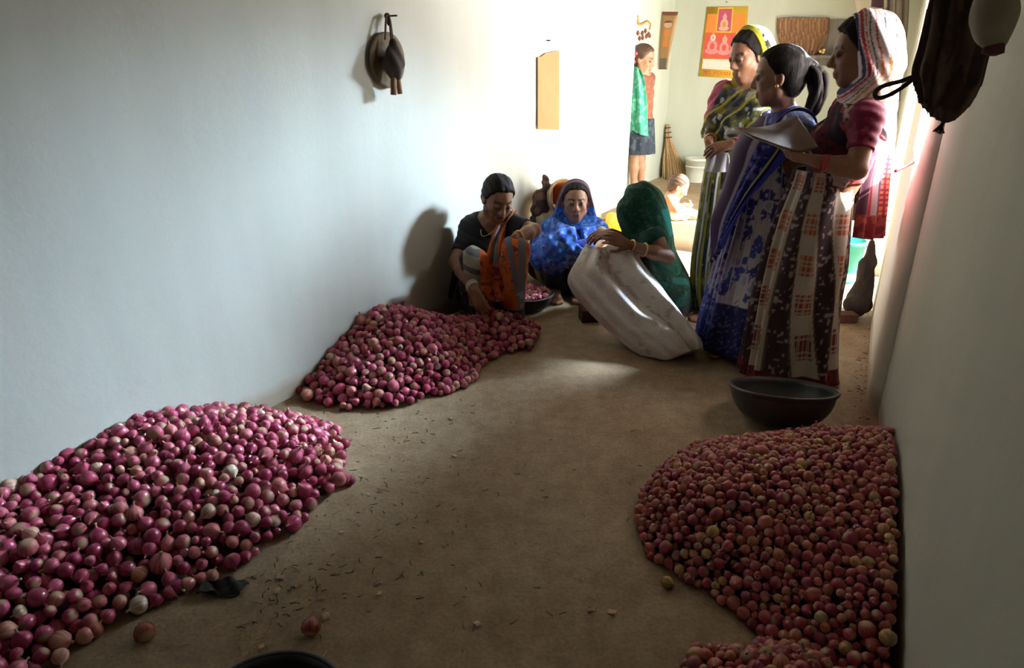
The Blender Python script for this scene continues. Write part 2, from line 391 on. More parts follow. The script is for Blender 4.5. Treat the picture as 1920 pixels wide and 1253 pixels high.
# ------------------------------------------------------------------ implicit-surface sculpting
class Field:
    def __init__(self): self.p = []
    def cap(self, a, b, r1, r2=None, k=0.02, sub=False):
        self.p.append(('c', np.array(a, float), np.array(b, float), r1, r1 if r2 is None else r2, k, sub)); return self
    def ball(self, c, r, k=0.02, sub=False): return self.cap(c, np.array(c, float) + 1e-5, r, r, k, sub)
    def ell(self, c, R, r, k=0.02, sub=False):
        """R rows = local axes (unit), r = radii along them"""
        self.p.append(('e', np.array(c, float), np.array(R, float), np.array(r, float), None, k, sub)); return self
    def bounds(self):
        lo, hi = np.full(3, 1e9), np.full(3, -1e9)
        for q in self.p:
            if q[6]: continue
            if q[0] == 'c':
                r = max(q[3], q[4]); lo = np.minimum(lo, np.minimum(q[1], q[2]) - r); hi = np.maximum(hi, np.maximum(q[1], q[2]) + r)
            else:
                e = np.sqrt(((q[2] * q[3][:, None]) ** 2).sum(0)); lo = np.minimum(lo, q[1] - e); hi = np.maximum(hi, q[1] + e)
        return lo, hi
    def one(self, q, X):
        if q[0] == 'c':
            a, b = q[1], q[2]; ab = b - a; L = max(ab @ ab, 1e-12)
            ap = X - a; t = np.clip((ap @ ab) / L, 0, 1)
            return np.sqrt(((ap - t[..., None] * ab) ** 2).sum(-1)) - (q[3] + (q[4] - q[3]) * t)
        l = (X - q[1]) @ q[2].T
        k0 = np.sqrt(((l / q[3]) ** 2).sum(-1)); k1 = np.sqrt(((l / q[3] ** 2) ** 2).sum(-1))
        return k0 * (k0 - 1) / np.maximum(k1, 1e-9)
    def comb(self, D, d, k, sub):
        if sub:
            d = -d
            if k <= 0: return np.maximum(D, d)
            h = np.maximum(k - np.abs(D - d), 0) / k; return np.maximum(D, d) + h * h * k * 0.25
        if k <= 0: return np.minimum(D, d)
        h = np.maximum(k - np.abs(D - d), 0) / k; return np.minimum(D, d) - h * h * k * 0.25
    def at(self, X):
        D = np.full(X.shape[:-1], 1.0)
        for q in self.p: D = self.comb(D, self.one(q, X), q[5], q[6])
        return D
    def grid(self, h, pad=0.03, inflate=0.0):
        lo, hi = self.bounds(); lo = lo - pad - inflate; hi = hi + pad + inflate
        n = np.ceil((hi - lo) / h).astype(int) + 1
        ax = [lo[i] + h * np.arange(n[i]) for i in range(3)]
        D = np.full(n, 0.5, np.float32)
        for q in self.p:
            m = q[5] + 0.03 + inflate + pad
            if q[0] == 'c':
                r = max(q[3], q[4]); l = np.minimum(q[1], q[2]) - r - m; u = np.maximum(q[1], q[2]) + r + m
            else:
                e = np.sqrt(((q[2] * q[3][:, None]) ** 2).sum(0)); l = q[1] - e - m; u = q[1] + e + m
            i0 = np.maximum(((l - lo) / h).astype(int), 0); i1 = np.minimum(((u - lo) / h).astype(int) + 2, n)
            if (i1 <= i0).any(): continue
            X = np.stack(np.meshgrid(*[ax[i][i0[i]:i1[i]] for i in range(3)], indexing='ij'), -1)
            s = tuple(slice(a, b) for a, b in zip(i0, i1))
            D[s] = self.comb(D[s], self.one(q, X), q[5], q[6])
        return D, lo, ax
    def copy(self):
        f = Field(); f.p = list(self.p); return f
def surface_nets(D, lo, h):
    ins = D < 0
    c = np.zeros(tuple(n - 1 for n in D.shape), np.int8)
    sl = lambda b, n: slice(b, n - 1 + b)
    corners = [(i, j, k) for i in (0, 1) for j in (0, 1) for k in (0, 1)]
    for b in corners: c += ins[tuple(sl(b[a], D.shape[a]) for a in range(3))]
    act = (c > 0) & (c < 8)
    idx = np.argwhere(act)
    if len(idx) == 0: return np.zeros((0, 3)), np.zeros((0, 4), int)
    vid = np.full(act.shape, -1, np.int64); vid[act] = np.arange(len(idx))
    val = {b: D[idx[:, 0] + b[0], idx[:, 1] + b[1], idx[:, 2] + b[2]].astype(float) for b in corners}
    acc = np.zeros((len(idx), 3)); cnt = np.zeros(len(idx))
    for b in corners:
        for a in range(3):
            if b[a] == 0:
                e = list(b); e[a] = 1; e = tuple(e)
                va, vb = val[b], val[e]; m = (va < 0) != (vb < 0)
                t = np.where(m, va / np.where(m, va - vb, 1), 0)
                p = np.tile(np.array(b, float), (len(idx), 1)); p[:, a] = t
                acc[m] += p[m]; cnt[m] += 1
    V = lo + h * (idx + acc / cnt[:, None])
    quads = []
    for a in range(3):
        b1, b2 = (a + 1) % 3, (a + 2) % 3
        s0 = [slice(None)] * 3; s1 = [slice(None)] * 3; s0[a] = slice(0, -1); s1[a] = slice(1, None)
        A, B = ins[tuple(s0)], ins[tuple(s1)]
        e = np.argwhere(A != B)
        e = e[(e[:, b1] > 0) & (e[:, b2] > 0) & (e[:, b1] < D.shape[b1] - 1) & (e[:, b2] < D.shape[b2] - 1)]
        if len(e) == 0: continue
        flip = A[e[:, 0], e[:, 1], e[:, 2]]
        q = []
        for d1, d2 in ((-1, -1), (0, -1), (0, 0), (-1, 0)):
            w = e.copy(); w[:, b1] += d1; w[:, b2] += d2; q.append(vid[w[:, 0], w[:, 1], w[:, 2]])
        q = np.stack(q, -1); q[~flip] = q[~flip][:, ::-1]
        quads.append(q[(q >= 0).all(1)])
    return V, np.vstack(quads)
def sculpt(F, h, fn=None, inflate=0.0):
    """surface of field F offset by inflate; fn(X, D) may clip it or add folds"""
    D, lo, ax = F.grid(h, 0.03, inflate)
    if inflate: D = D - inflate
    if fn is not None:
        near = np.argwhere(np.abs(D) < 0.08)
        X = lo + h * near; i = tuple(near.T)
        far_in = D < -0.08
        D2 = D.copy(); D2[i] = fn(X, D[i].astype(float))
        if far_in.any():
            n2 = np.argwhere(far_in); D2[tuple(n2.T)] = fn(lo + h * n2, D[tuple(n2.T)].astype(float))
        D = D2
    return surface_nets(D, lo, h)
def ear(v): return v
def frame(f, up=(0, 0, 1)):
    """forward, left, up as rows"""
    f = unit(f); l = unit(np.cross(up, f)); u = np.cross(f, l); return np.array([f, l, u])

def head_field(F, c, R, s=1.0, lid=0.0):
    L = lambda f, l, u: c + s * (f * R[0] + l * R[1] + u * R[2])
    F.ell(L(-.012, 0, .025), R, s * np.array([.094, .074, .085]), .02)
    F.ell(L(.024, 0, -.042), R, s * np.array([.060, .055, .070]), .03)
    F.cap(L(.052, -.010, -.098), L(.052, .010, -.098), s * .019, None, .025)
    for e in (-1, 1):
        F.ball(L(.004, e * .046, -.062), s * .020, .03)
        F.ball(L(.052, e * .036, -.027), s * .022, .02)
        F.cap(L(.074, e * .012, .021), L(.062, e * .042, .021), s * .009, None, .012)
        F.ball(L(.102, e * .031, -.002), s * .0150, .014, True)
        F.ball(L(.0750, e * .031, .0015 - lid), s * .0132, .003)
        F.ball(L(.0725, e * .031, -.0105), s * .0125, .004)
        F.ball(L(.088, e * .0125, -.039), s * .0085, .008)
        F.ell(L(-.006, e * .075, -.012), R, s * np.array([.018, .009, .031]), .008)
        F.ell(L(.000, e * .084, -.010), R, s * np.array([.010, .006, .018]), .006, True)
    F.cap(L(.082, 0, .004), L(.0985, 0, -.034), s * .007, s * .0112, .014)
    F.cap(L(.080, -.017, -.066), L(.080, .017, -.066), s * .0065, None, .006)
    F.cap(L(.077, -.014, -.0775), L(.077, .014, -.0775), s * .0075, None, .006)
    F.cap(L(.093, -.016, -.0715), L(.093, .016, -.0715), s * .0035, None, .004, True)
    return L
def head_tint(V, c, R, s, lips=(0.84, 0.55, 0.52)):
    q = ((V - c) / s) @ R.T; f, l, u = q[:, 0], np.abs(q[:, 1]), q[:, 2]
    T = np.ones((len(V), 3)); near = np.linalg.norm(q, axis=1) < 0.16
    m = near & (f > .065) & (np.abs(u + .0720) < .0125 * (1 - (l / .024) ** 2)); T[m] *= lips
    m = near & (f > .050) & (l > .010) & (l < .050) & (u > .015 - .12 * np.abs(l - .03)) & (u < .027 - .12 * np.abs(l - .03)); T[m] *= 0.22
    m = near & (f > .055) & (l > .014) & (l < .047) & (u > -.013) & (u < -.005); T[m] *= 0.25
    m = near & (f > .055) & (l > .012) & (l < .050) & (np.abs(u + .003) < .015); T[m] *= 0.72
    return T
def hair_field(c, R, s, grow=0.010):
    H_ = Field()
    L = lambda f, l, u: c + s * (f * R[0] + l * R[1] + u * R[2])
    H_.ell(L(-.014, 0, .026), R, s * np.array([.094 + grow, .074 + grow, .085 + grow]), .02)
    H_.ell(L(-.045, 0, -.035), R, s * np.array([.050 + grow, .056 + grow, .060]), .03)
    return H_, L
def hair_clip(c, R, s, a=.85, b=-.526, k=.029, side=0.0):
    def fn(X, D):
        q = ((X - c) / s) @ R.T
        pl = a * q[:, 0] + b * q[:, 2] - k - 0.10 * np.abs(q[:, 1]) * 1.0 + 0.012 + .004 * np.sin(150 * q[:, 1] + 3) * np.sin(90 * q[:, 2])
        pl = pl - .010 * np.exp(-(q[:, 1] / .012) ** 2) * 0 + .006 * np.cos(np.minimum(np.abs(q[:, 1]) / .05, 1) * math.pi) * -1
        strand = .004 * np.exp(-(q[:, 1] / .007) ** 2) * (q[:, 2] > .03) + 0.0012 * np.sin(260 * q[:, 1] + 40 * q[:, 2]) + 0.0012 * np.sin(170 * q[:, 2] + 120 * q[:, 1])
        return np.maximum(D + strand, pl * s)
    return fn
def hand_field(F, wrist, d, n, thumb, curl=0.5, s=1.0, spread=0.10):
    """d along the fingers, n out of the palm; thumb = +1 / -1 side along cross(n, d)"""
    d = unit(d); n = unit(np.asarray(n, float) - d * (np.dot(n, d))); x = np.cross(n, d) * thumb
    w = np.asarray(wrist, float); tips = []
    off = [.029, .010, -.010, -.028]; ln = [.068, .077, .072, .055]
    for o, L_ in zip(off, ln):
        k = w + s * (d * (.082 - 4.5 * (o - .004) ** 2) + x * o)
        F.cap(w + s * (x * o * .45 + d * .008), k, s * .0125, s * .0105, .010)
        ang, p = 0.0, k
        for j, (fr, add) in enumerate(((.45, .55), (.31, 1.0), (.24, .75))):
            ang += curl * add
            dr = unit(d * math.cos(ang) + n * math.sin(ang) + x * o * spread * 22 * (1 if j == 0 else .6))
            q = p + dr * L_ * fr * s; r = s * (.0092, .0084, .0076)[j]
            F.cap(p, q, r, r * .94, .003); p = q
        tips.append(p)
    t0 = w + s * (d * .022 + x * .024 + n * .006)
    t1 = t0 + s * .042 * unit(d * .75 + x * .75 + n * .35); t2 = t1 + s * .028 * unit(d * .95 + x * .25 + n * .45)
    F.cap(w + s * (d * .012 + x * .012), t0, s * .014, s * .0135, .012); F.cap(t0, t1, s * .0125, s * .0100, .006); F.cap(t1, t2, s * .0098, s * .0082, .003)
    return tips
def foot_field(F, heel, toe, s=1.0):
    """heel and toe: points on the sole; five toes"""
    heel, toe = np.asarray(heel, float), np.asarray(toe, float); d = unit(toe - heel); up = np.array([0, 0, 1.0]); x = np.cross(up, d)
    L_ = np.linalg.norm(toe - heel)
    F.cap(heel + up * .028 * s, heel + d * L_ * .62 + up * .024 * s, s * .028, s * .026, .03)
    F.cap(heel + d * L_ * .1 + up * .05 * s, heel + d * L_ * .6 + up * .028 * s, s * .030, s * .022, .03)
    for o in (-.028, -.014, 0, .013, .027):
        F.cap(heel + d * L_ * .62 + x * o * s + up * .018 * s, toe - d * abs(o) * 0.6 + x * o * s * 1.1 + up * .011 * s, s * .015, s * .0095, .008)

def body_field(J, s=1.0, hs=1.0, slim=1.0, child=False):
    """J: pelvis neck head fwd up shL shR elL elR wrL wrR hipL hipR knL knR anL anR [toeL toeR heelL heelR handL handR]"""
    F = Field(); g = {k: np.asarray(v, float) for k, v in J.items() if not k.startswith('hand')}
    side = unit(g['shL'] - g['shR']); pel = g['pelvis']; nk = g['neck']; mid = (g['shL'] + g['shR']) / 2
    up = unit(mid - pel); fw = unit(np.cross(side, up)); Rt = np.array([fw, side, up])
    ps = unit(g['hipL'] - g['hipR']); Rp = np.array([unit(np.cross(ps, up)), ps, up])
    Lt = np.linalg.norm(mid - pel)
    F.ell(pel, Rp, s * slim * np.array([.094, .130, .110]), .03)
    F.ell(pel + up * Lt * .36, Rt, s * np.array([.088, .118, .130]), .06)
    F.ell(pel + up * Lt * .70 - fw * .005, Rt, s * np.array([.098, .136, .165]), .06)
    F.cap(g['shL'] - side * .03 * s, g['shR'] + side * .03 * s, s * .052, None, .05)
    if not child:
        for e in (-1, 1): F.ball(pel + up * Lt * .70 + fw * .080 * s + side * e * .066 * s, s * .050, .04)
    F.cap(mid + (nk - mid) * .2, g['head'] - g['up_'] * .05 * hs - g['fwd_'] * .02 * hs, s * .050, s * .044, .03)
    for e, h_ in (('L', 1), ('R', -1)):
        F.cap(nk - up * .005, g['sh' + e], s * .040, s * .040, .04)
        F.cap(g['sh' + e], g['el' + e], s * .046, s * .036, .03)
        F.cap(g['el' + e], g['el' + e] * .65 + g['wr' + e] * .35, s * .036, s * .037, .015)
        F.cap(g['el' + e] * .65 + g['wr' + e] * .35, g['wr' + e], s * .037, s * .0235, .015)
        F.cap(g['hip' + e], g['kn' + e], s * .070 * slim, s * .050 * slim, .05)
        F.cap(g['kn' + e], g['kn' + e] * .68 + g['an' + e] * .32, s * .050, s * .049, .02)
        F.cap(g['kn' + e] * .68 + g['an' + e] * .32, g['an' + e], s * .049, s * .030, .02)
        if 'toe' + e in g: foot_field(F, g['heel' + e], g['toe' + e], s)
        h = J.get('hand' + e)
        if h: hand_field(F, g['wr' + e], h[0], h[1], h[2], h[3], s * (h[4] if len(h) > 4 else 1.0))
    return F, dict(up=up, fw=fw, side=side, mid=mid, Rt=Rt, Lt=Lt, pel=pel)
def person(label, J, s, hs, skin='skin', h=0.0056, root=None, group=None, eyes=False, slim=.78, lips=(0.84, 0.55, 0.52)):
    J = dict(J); R = frame(J['fwd'], J.get('hup', (0, 0, 1)))
    J['fwd_'] = R[0]; J['up_'] = R[2]
    t = thing('person', label, 'person', root, group)
    F, inf = body_field({k: v for k, v in J.items() if k not in ('fwd', 'hup')}, s, hs, slim, s < .9)
    L = head_field(F, np.asarray(J['head'], float), R, hs, -0.0015 if eyes else 0.005)
    V, Q = sculpt(F, h)
    T = head_tint(V, np.asarray(J['head'], float), R, hs, lips)
    mesh('body', V, Q, M[skin], t, col=T)
    if eyes:
        for e in (-1, 1):
            c = L(.0738, e * .031, -.003)
            v, f = lathe_pts([(0.0128 * hs * math.sin(a), -0.0128 * hs * math.cos(a)) for a in np.linspace(0.05, math.pi - .05, 9)], c, 14, R[0])
            eye = mesh('eye', v, f, M['eye'], t)
            v, f = lathe_pts([(0.0065 * hs, 0.0), (0.0055 * hs, .0016), (0.002 * hs, .0024)], c + R[0] * 0.0112 * hs, 12, R[0])
            mesh('iris', v, f, M['iris'], eye)
    return t, F, inf, R, L
def torus_pts(c, axis, r, rr, n=28, m=7):
    axis = unit(axis); a = unit(np.cross(axis, [0.2, 0.3, 0.93] if abs(axis[2]) < .9 else [1, 0, 0])); b = np.cross(axis, a)
    V = [np.asarray(c) + (r + rr * math.cos(q)) * (math.cos(p) * a + math.sin(p) * b) + rr * math.sin(q) * axis for p in np.linspace(0, 2 * math.pi, n, endpoint=False) for q in np.linspace(0, 2 * math.pi, m, endpoint=False)]
    Fq = [(i * m + j, ((i + 1) % n) * m + j, ((i + 1) % n) * m + (j + 1) % m, i * m + (j + 1) % m) for i in range(n) for j in range(m)]
    return np.array(V), Fq
def bangles(t, el, wr, n, mat, r=0.031, start=0.06, step=0.012, rr=0.0032):
    el, wr = np.asarray(el, float), np.asarray(wr, float); d = unit(el - wr)
    for i in range(n):
        v, f = torus_pts(wr + d * (start + step * i), d + rng.normal(0, .08, 3), r + 0.0008 * i, rr); mesh('bangle', v, f, M[mat], t)
# --- colour of printed cloth
def pal(*c): return np.array(c, float)
def hash2(a, b): 
    x = np.sin(a * 127.1 + b * 311.7) * 43758.5453; return x - np.floor(x)
def vnoise(X, sc, seed=0.0):
    """smooth value noise on (n,3)"""
    q = X * sc + seed; i = np.floor(q); f = q - i; f = f * f * (3 - 2 * f); out = 0
    h3 = lambda a, b, c: (lambda x: x - np.floor(x))(np.sin(a * 127.1 + b * 311.7 + c * 74.7) * 43758.5453)
    for dx in (0, 1):
        for dy in (0, 1):
            for dz in (0, 1):
                w = (f[:, 0] if dx else 1 - f[:, 0]) * (f[:, 1] if dy else 1 - f[:, 1]) * (f[:, 2] if dz else 1 - f[:, 2])
                out = out + w * h3(i[:, 0] + dx, i[:, 1] + dy, i[:, 2] + dz)
    return out
def choose(n, base): return np.tile(np.asarray(base, float), (n, 1))
def skirt(t, Y0, rows, front, colfn, mat='cloth', depth=1.0, npl=11, amp=(0.004, 0.028), nu=230, nv=150, name='saree_skirt', lean=0.0, pleat_dir=None, zmin=0.012):
    """pleated saree skirt; rows (y, xl, xr) are its silhouette in the photo at depth Y0, turned into real rings"""
    C_, W_ = [], []
    for y, xl, xr in rows:
        a, b = P(xl, y, Y0), P(xr, y, Y0); c = (a + b) / 2; c[2] = max(c[2], zmin); C_.append(c); W_.append((b[0] - a[0]) / 2)
    C_ = catmull(np.array(C_), nv); W_ = catmull(np.array(W_)[:, None], nv)[:, 0]
    C_[:, 2] = np.maximum(C_[:, 2], zmin)
    v = np.linspace(0, 1, nv)[:, None]; th_ = np.linspace(0, 2 * math.pi, nu, endpoint=False)[None]
    f0 = math.atan2(front[1], front[0])
    dphi = np.angle(np.exp(1j * (th_ - f0)))                      # angle from the front pleats
    a_ = amp[0] + (amp[1] - amp[0]) * v ** 1.2
    cl = np.exp(-(dphi / 0.75) ** 2)
    ph = 2.2 * v + 0.5 * np.sin(3 * v)
    fold = a_ * (cl * 1.15 * np.sin(dphi * npl * 2.1 + 0.6 * np.sin(5 * v)) + 0.75 * (1 - cl) * np.sin(dphi * npl * .9 + ph) + 0.45 * np.sin(dphi * 5.0 + 1.3 + 2.5 * v))
    hemw = 0.006 * np.sin(th_ * 7 + 1) * v ** 6
    rx = W_[:, None]; ry = rx * depth
    r = 1 / np.sqrt((np.cos(th_) / rx) ** 2 + (np.sin(th_) / ry) ** 2) + fold - a_ * .5
    X = np.stack([C_[:, 0:1] + r * np.cos(th_), C_[:, 1:2] + r * np.sin(th_), C_[:, 2:3] + hemw + 0 * th_], -1)
    X[..., 2] = np.maximum(X[..., 2], zmin)
    tint = colfn(dphi + 0 * v, v + 0 * dphi, X, fold / np.maximum(a_, 1e-4))
    inner = X.copy(); nrm = np.stack([np.cos(th_) + 0 * v, np.sin(th_) + 0 * v, 0 * v + 0 * th_], -1); inner -= nrm * 0.004
    f = grid_faces(nv, nu, True); N = nv * nu
    rim = np.array([[(nv - 1) * nu + (j + 1) % nu, (nv - 1) * nu + j, (nv - 1) * nu + j + N, (nv - 1) * nu + (j + 1) % nu + N] for j in range(nu)])
    top = np.array([[j, (j + 1) % nu, (j + 1) % nu + N, j + N] for j in range(nu)])
    o = mesh(name, np.vstack([X.reshape(-1, 3), inner.reshape(-1, 3)]), np.vstack([f[:, ::-1], f + N, rim, top]), M[mat], t, col=np.vstack([tint.reshape(-1, 3)] * 2))
    return o
def sheet(t, ctrl, colfn, mat='cloth', nu=60, nv=90, th=0.005, folds=None, push=None, margin=0.008, name='pallu'):
    """hanging / wrapped cloth over a control net (rows, cols, 3); push = body field it must stay outside of"""
    c = np.array(ctrl, float)
    g = catmull(c, nv); g = np.swapaxes(catmull(np.swapaxes(g, 0, 1), nu), 0, 1)
    u = np.linspace(0, 1, nu)[None] + np.zeros((nv, 1)); v = np.linspace(0, 1, nv)[:, None] + np.zeros((1, nu))
    if folds: g = g + grid_normals(g) * folds(u, v)[..., None]
    if push is not None:
        for _ in range(4):
            X = g.reshape(-1, 3); d = push.at(X); e = 0.004
            gr = np.stack([push.at(X + np.eye(3)[i] * e) - push.at(X - np.eye(3)[i] * e) for i in range(3)], -1)
            gr /= np.maximum(np.linalg.norm(gr, axis=1, keepdims=True), 1e-6)
            g = (X + gr * np.maximum(margin - d, 0)[:, None]).reshape(g.shape)
    V, Fq = thick_grid(g, th)
    tint = colfn(u.ravel(), v.ravel(), g.reshape(-1, 3))
    return mesh(name, V, Fq, M[mat], t, col=np.vstack([tint, tint]))
def garment(t, F, name, inflate, fn, colfn, mat='cloth', h=0.006):
    V, Q = sculpt(F, h, fn, inflate)
    return mesh(name, V, Q, M[mat], t, col=colfn(V))
def sub_field(F, kinds):
    f = Field(); f.p = [F.p[i] for i in kinds]; return f
def torso_field(inf, g, s, sleeves=0.55, k=0.05, arms=('L', 'R')):
    """torso + short sleeves as a field of its own (for blouses and drapes)"""
    F = Field(); up, fw, side, mid, Rt, Lt, pel = (inf[k_] for k_ in ('up', 'fw', 'side', 'mid', 'Rt', 'Lt', 'pel'))
    F.ell(pel + up * Lt * .36, Rt, s * np.array([.088, .118, .130]), k)
    F.ell(pel + up * Lt * .70 - fw * .005, Rt, s * np.array([.098, .136, .165]), k)
    F.cap(g['shL'] - side * .03 * s, g['shR'] + side * .03 * s, s * .052, None, k)
    for e in (-1, 1): F.ball(pel + up * Lt * .70 + fw * .080 * s + side * e * .066 * s, s * .050, .04)
    nk = np.asarray(g['neck'], float)
    for e in arms:
        sh, el = np.asarray(g['sh' + e], float), np.asarray(g['el' + e], float)
        F.cap(nk - up * .005, sh, s * .040, s * .040, .04)
        F.cap(sh, sh + (el - sh) * sleeves, s * .046, s * (.046 - .010 * sleeves), .03)
    return F
def neckcut(X, J, inf, c):
    q = X - np.asarray(J['neck']); u = q @ inf['up']; r = np.linalg.norm(q - u[:, None] * inf['up'], axis=1)
    return u + c - .55 * np.maximum(0, r - .055)
def flat_sleeve(g, sl, arms=('L', 'R'), s=1.0):
    """clip value that ends the sleeves square across the arm"""
    def v(X):
        out = np.full(len(X), -1.0)
        for e in arms:
            sh, el = np.asarray(g['sh' + e], float), np.asarray(g['el' + e], float); d = el - sh; L_ = np.linalg.norm(d); d = d / L_
            t = (X - sh) @ d; rad = np.linalg.norm(X - sh - t[:, None] * d, axis=1)
            out = np.maximum(out, np.where((rad < .075 * s) & (t > 0.3 * sl * L_), t - sl * L_, -1.0))
        return out
    return v

# ------------------------------------------------------------------ people
def at(Y0): return lambda x, y, d=0.0: P(x, y, Y0 + d)
def headloc(c, R, s): return lambda X: ((X - np.asarray(c)) / s) @ R.T
def hood_field(c, R, s, inf, g, grow=0.024, bk_r=.095):
    Fh = Field(); L = lambda f, l, u: np.asarray(c) + s * (f * R[0] + l * R[1] + u * R[2])
    Fh.ell(L(-.014, 0, .024), R, s * np.array([.094 + grow, .074 + grow, .085 + grow]), .02)
    Fh.ell(L(-.035, 0, -.06), R, s * np.array([.075, .082, .09]), .06)
    bk = inf['mid'] - inf['fw'] * .045
    Fh.cap(L(-.04, 0, -.07), bk - inf['up'] * .02, .075, bk_r, .10)
    for e in (-1, 1): Fh.cap(L(-.03, e * .03, -.09), inf['mid'] + inf['side'] * e * .11 - inf['up'] * .02, .050, .062, .09)
    return Fh
def hood_clip(c, R, s, k=.018, jaw=1.15, lowcut=None, slope=0.05, wr=0.003, fr=90):
    hl = headloc(c, R, s)
    def fn(X, D):
        q = hl(X); f, l, u = q[:, 0], q[:, 1], q[:, 2]
        front = f - slope * u - (k + np.maximum(0, -.085 - u) * jaw)
        w = np.sin(fr * (f - .35 * u) + 6 * l) + .6 * np.sin(fr * 1.7 * (f - .5 * u) - 9 * l)
        D = np.maximum(D - wr * w, front * s)
        if lowcut is not None: D = np.maximum(D, lowcut(X))
        return D
    return fn
def pony(t, pts, rad, name='ponytail'):
    p = catmull(np.array(pts), 26); r = catmull(np.array(rad)[:, None], 26)[:, 0]
    parts = []
    for k in range(16):
        off = rng.normal(0, 1, 3); off /= np.linalg.norm(off); w = rng.uniform(.25, .8)
        q = p + off * (r * w)[:, None] + 0.004 * np.sin(np.linspace(0, 9, 26) + k)[:, None] * rng.normal(0, 1, 3)
        parts.append(tube_pts(q, np.maximum(r * .44, .002) * np.linspace(1, .6, 26) * (1 + .12 * np.sin(np.linspace(0, 22, 26) + k * 2)), 6))
    V, Fc = merge(parts); return mesh(name, V, Fc, M['hair'], t)

# ---- standing woman nearest the window: maroon blouse, red and cream hooded saree, holding a folder
def woman_folder():
    Y0 = 2.66; A = at(Y0); s, hs = 0.98, 1.04
    J = dict(pelvis=A(1541, 408), neck=A(1622, 190, .0), head=A(1614, 95), fwd=(-.95, .27, -.12), hup=(0, 0, 1),
             shL=A(1625, 222, -.14), shR=A(1592, 212, .15), elL=A(1606, 318, -.21), elR=A(1568, 318, .18), wrL=A(1527, 301, -.13), wrR=A(1510, 285, .06),
             hipL=A(1540, 420, -.08), hipR=A(1532, 415, .08), knL=A(1515, 580, -.08), knR=A(1508, 575, .08), anL=A(1486, 712, -.07), anR=A(1480, 700, .08))
    for e, dy in (('L', -.07), ('R', .09)):
        J['heel' + e] = P(1498, 722, Y0 + dy) * [1, 1, 0]; J['toe' + e] = J['heel' + e] + np.array([-.19, .06, 0])
    for e in 'LR': J['an' + e] = J['heel' + e] + np.array([-.01, 0, .075])
    J['handL'] = (unit(J['wrL'] - J['elL']) + np.array([-.5, .25, .1]), (0.1, .5, .8), -1, .55, .95)
    J['handR'] = (np.array([-.9, -.1, .1]), (0, -.3, .9), 1, .55, .95)
    root = A(1478, 724) * [1, 1, 0]
    t, F, inf, R, L = person('standing woman in a white and red hooded saree holding open a brown folder', J, s, hs, root=root, slim=.70)
    c = J['head']
    Hf, HL = hair_field(c, R, hs, .017)
    V, Q = sculpt(Hf, .005, hair_clip(c, R, hs)); mesh('hair', V, Q, M['hair'], t)
    # blouse
    Bf = torso_field(inf, J, s, .62); zw = A(1560, 338)[2]
    sl = flat_sleeve(J, .62, s=s); hl = headloc(c, R, hs)
    def bc(X, D):
        D = D + .0016 * np.sin(X @ np.array([60, 40, 150.])) ; D = np.maximum(D, zw - X[:, 2]); D = np.maximum(D, sl(X))
        return np.maximum(D, neckcut(X, J, inf, .004))
    def bcol(V):
        T = choose(len(V), (.16, .012, .042)); m = vnoise(V, 55) > .66; T[m] = (.24, .03, .07)
        z = V[:, 2]; m = z < zw + .045; T[m] = (.34, .035, .045)
        tt = (V - J['shL']) @ unit(J['elL'] - J['shL']); return T
    garment(t, Bf, 'blouse', .008, bc, bcol)
    # drape over the chest, from the far hip to the near shoulder
    Df = torso_field(inf, J, s, .15, arms=('R',))
    def dc(X, D):
        q = (X - inf['mid']) @ inf['Rt'].T
        w = np.sin(120 * (q[:, 2] * .8 + q[:, 1] * .9)) * .0035
        D = D - w
        D = np.maximum(D, -(q[:, 0] - .012 + .10 * q[:, 2] + np.maximum(0, q[:, 1] - .03) * .5))
        D = np.maximum(D, zw - .01 - X[:, 2])
        return np.maximum(D, neckcut(X, J, inf, -.02))
    def dcol(V):
        q = (V - inf['mid']) @ inf['Rt'].T; b = (q[:, 2] * .8 + q[:, 1] * .9) * 26
        k = np.mod(b, 5).astype(int); cols = pal((.13, .015, .035), (.03, .02, .035), (.30, .05, .05), (.45, .36, .33), (.12, .015, .04))
        T = cols[np.clip(k, 0, 4)]; m = vnoise(V, 70, 3) > .64; T[m] = (.03, .022, .04); return T
    garment(t, Df, 'chest_drape', .020, dc, dcol)
    # hood
    Hd = hood_field(c, R, hs, inf, J)
    zl = A(1640, 232)[2]
    def low(X):
        q = (X - inf['mid']) @ inf['Rt'].T
        return np.maximum(zl - X[:, 2] - .6 * np.maximum(0, -q[:, 0] - .02), -1)
    hc = hood_clip(c, R, hs, .022, 1.1, low, .10)
    def hcol(V):
        q = hl(V); d = q[:, 0] - .10 * q[:, 2] - .022 - np.maximum(0, -.085 - q[:, 2]) * 1.1
        d = -d + .006 * np.sin(30 * q[:, 2])
        T = choose(len(V), (.74, .66, .68))
        bands = [(0, .010, (.06, .05, .12)), (.010, .015, (.7, .68, .75)), (.015, .026, (.42, .03, .05)), (.030, .034, (.5, .06, .07)), (.042, .046, (.05, .04, .09)), (.060, .065, (.45, .05, .08)), (.090, .094, (.05, .04, .10))]
        for a, b, cc in bands: T[(d > a) & (d < b)] = cc
        m = (d > .10) & (vnoise(V, 60, 1) > .66); T[m] = (.45, .06, .06)
        m = (d > .055) & (q[:, 2] < -.03) & (q[:, 2] > -.2) & (np.abs(np.mod(d * 40, 1) - .5) < .18); T[m] = (.62, .25, .06)
        m = (q[:, 2] < -.17) & (np.mod(V @ np.array([30., 20, 90]), 3) < 1.3); T[m] = (.05, .04, .07)
        return T
    garment(t, Hd, 'hood', 0.0, hc, hcol, h=.005)
    # skirt
    rows = [(318, 1492, 1606), (345, 1484, 1602), (400, 1462, 1594), (450, 1446, 1589), (500, 1432, 1584), (550, 1420, 1574), (600, 1410, 1567), (660, 1400, 1563), (700, 1392, 1562), (716, 1390, 1561)]
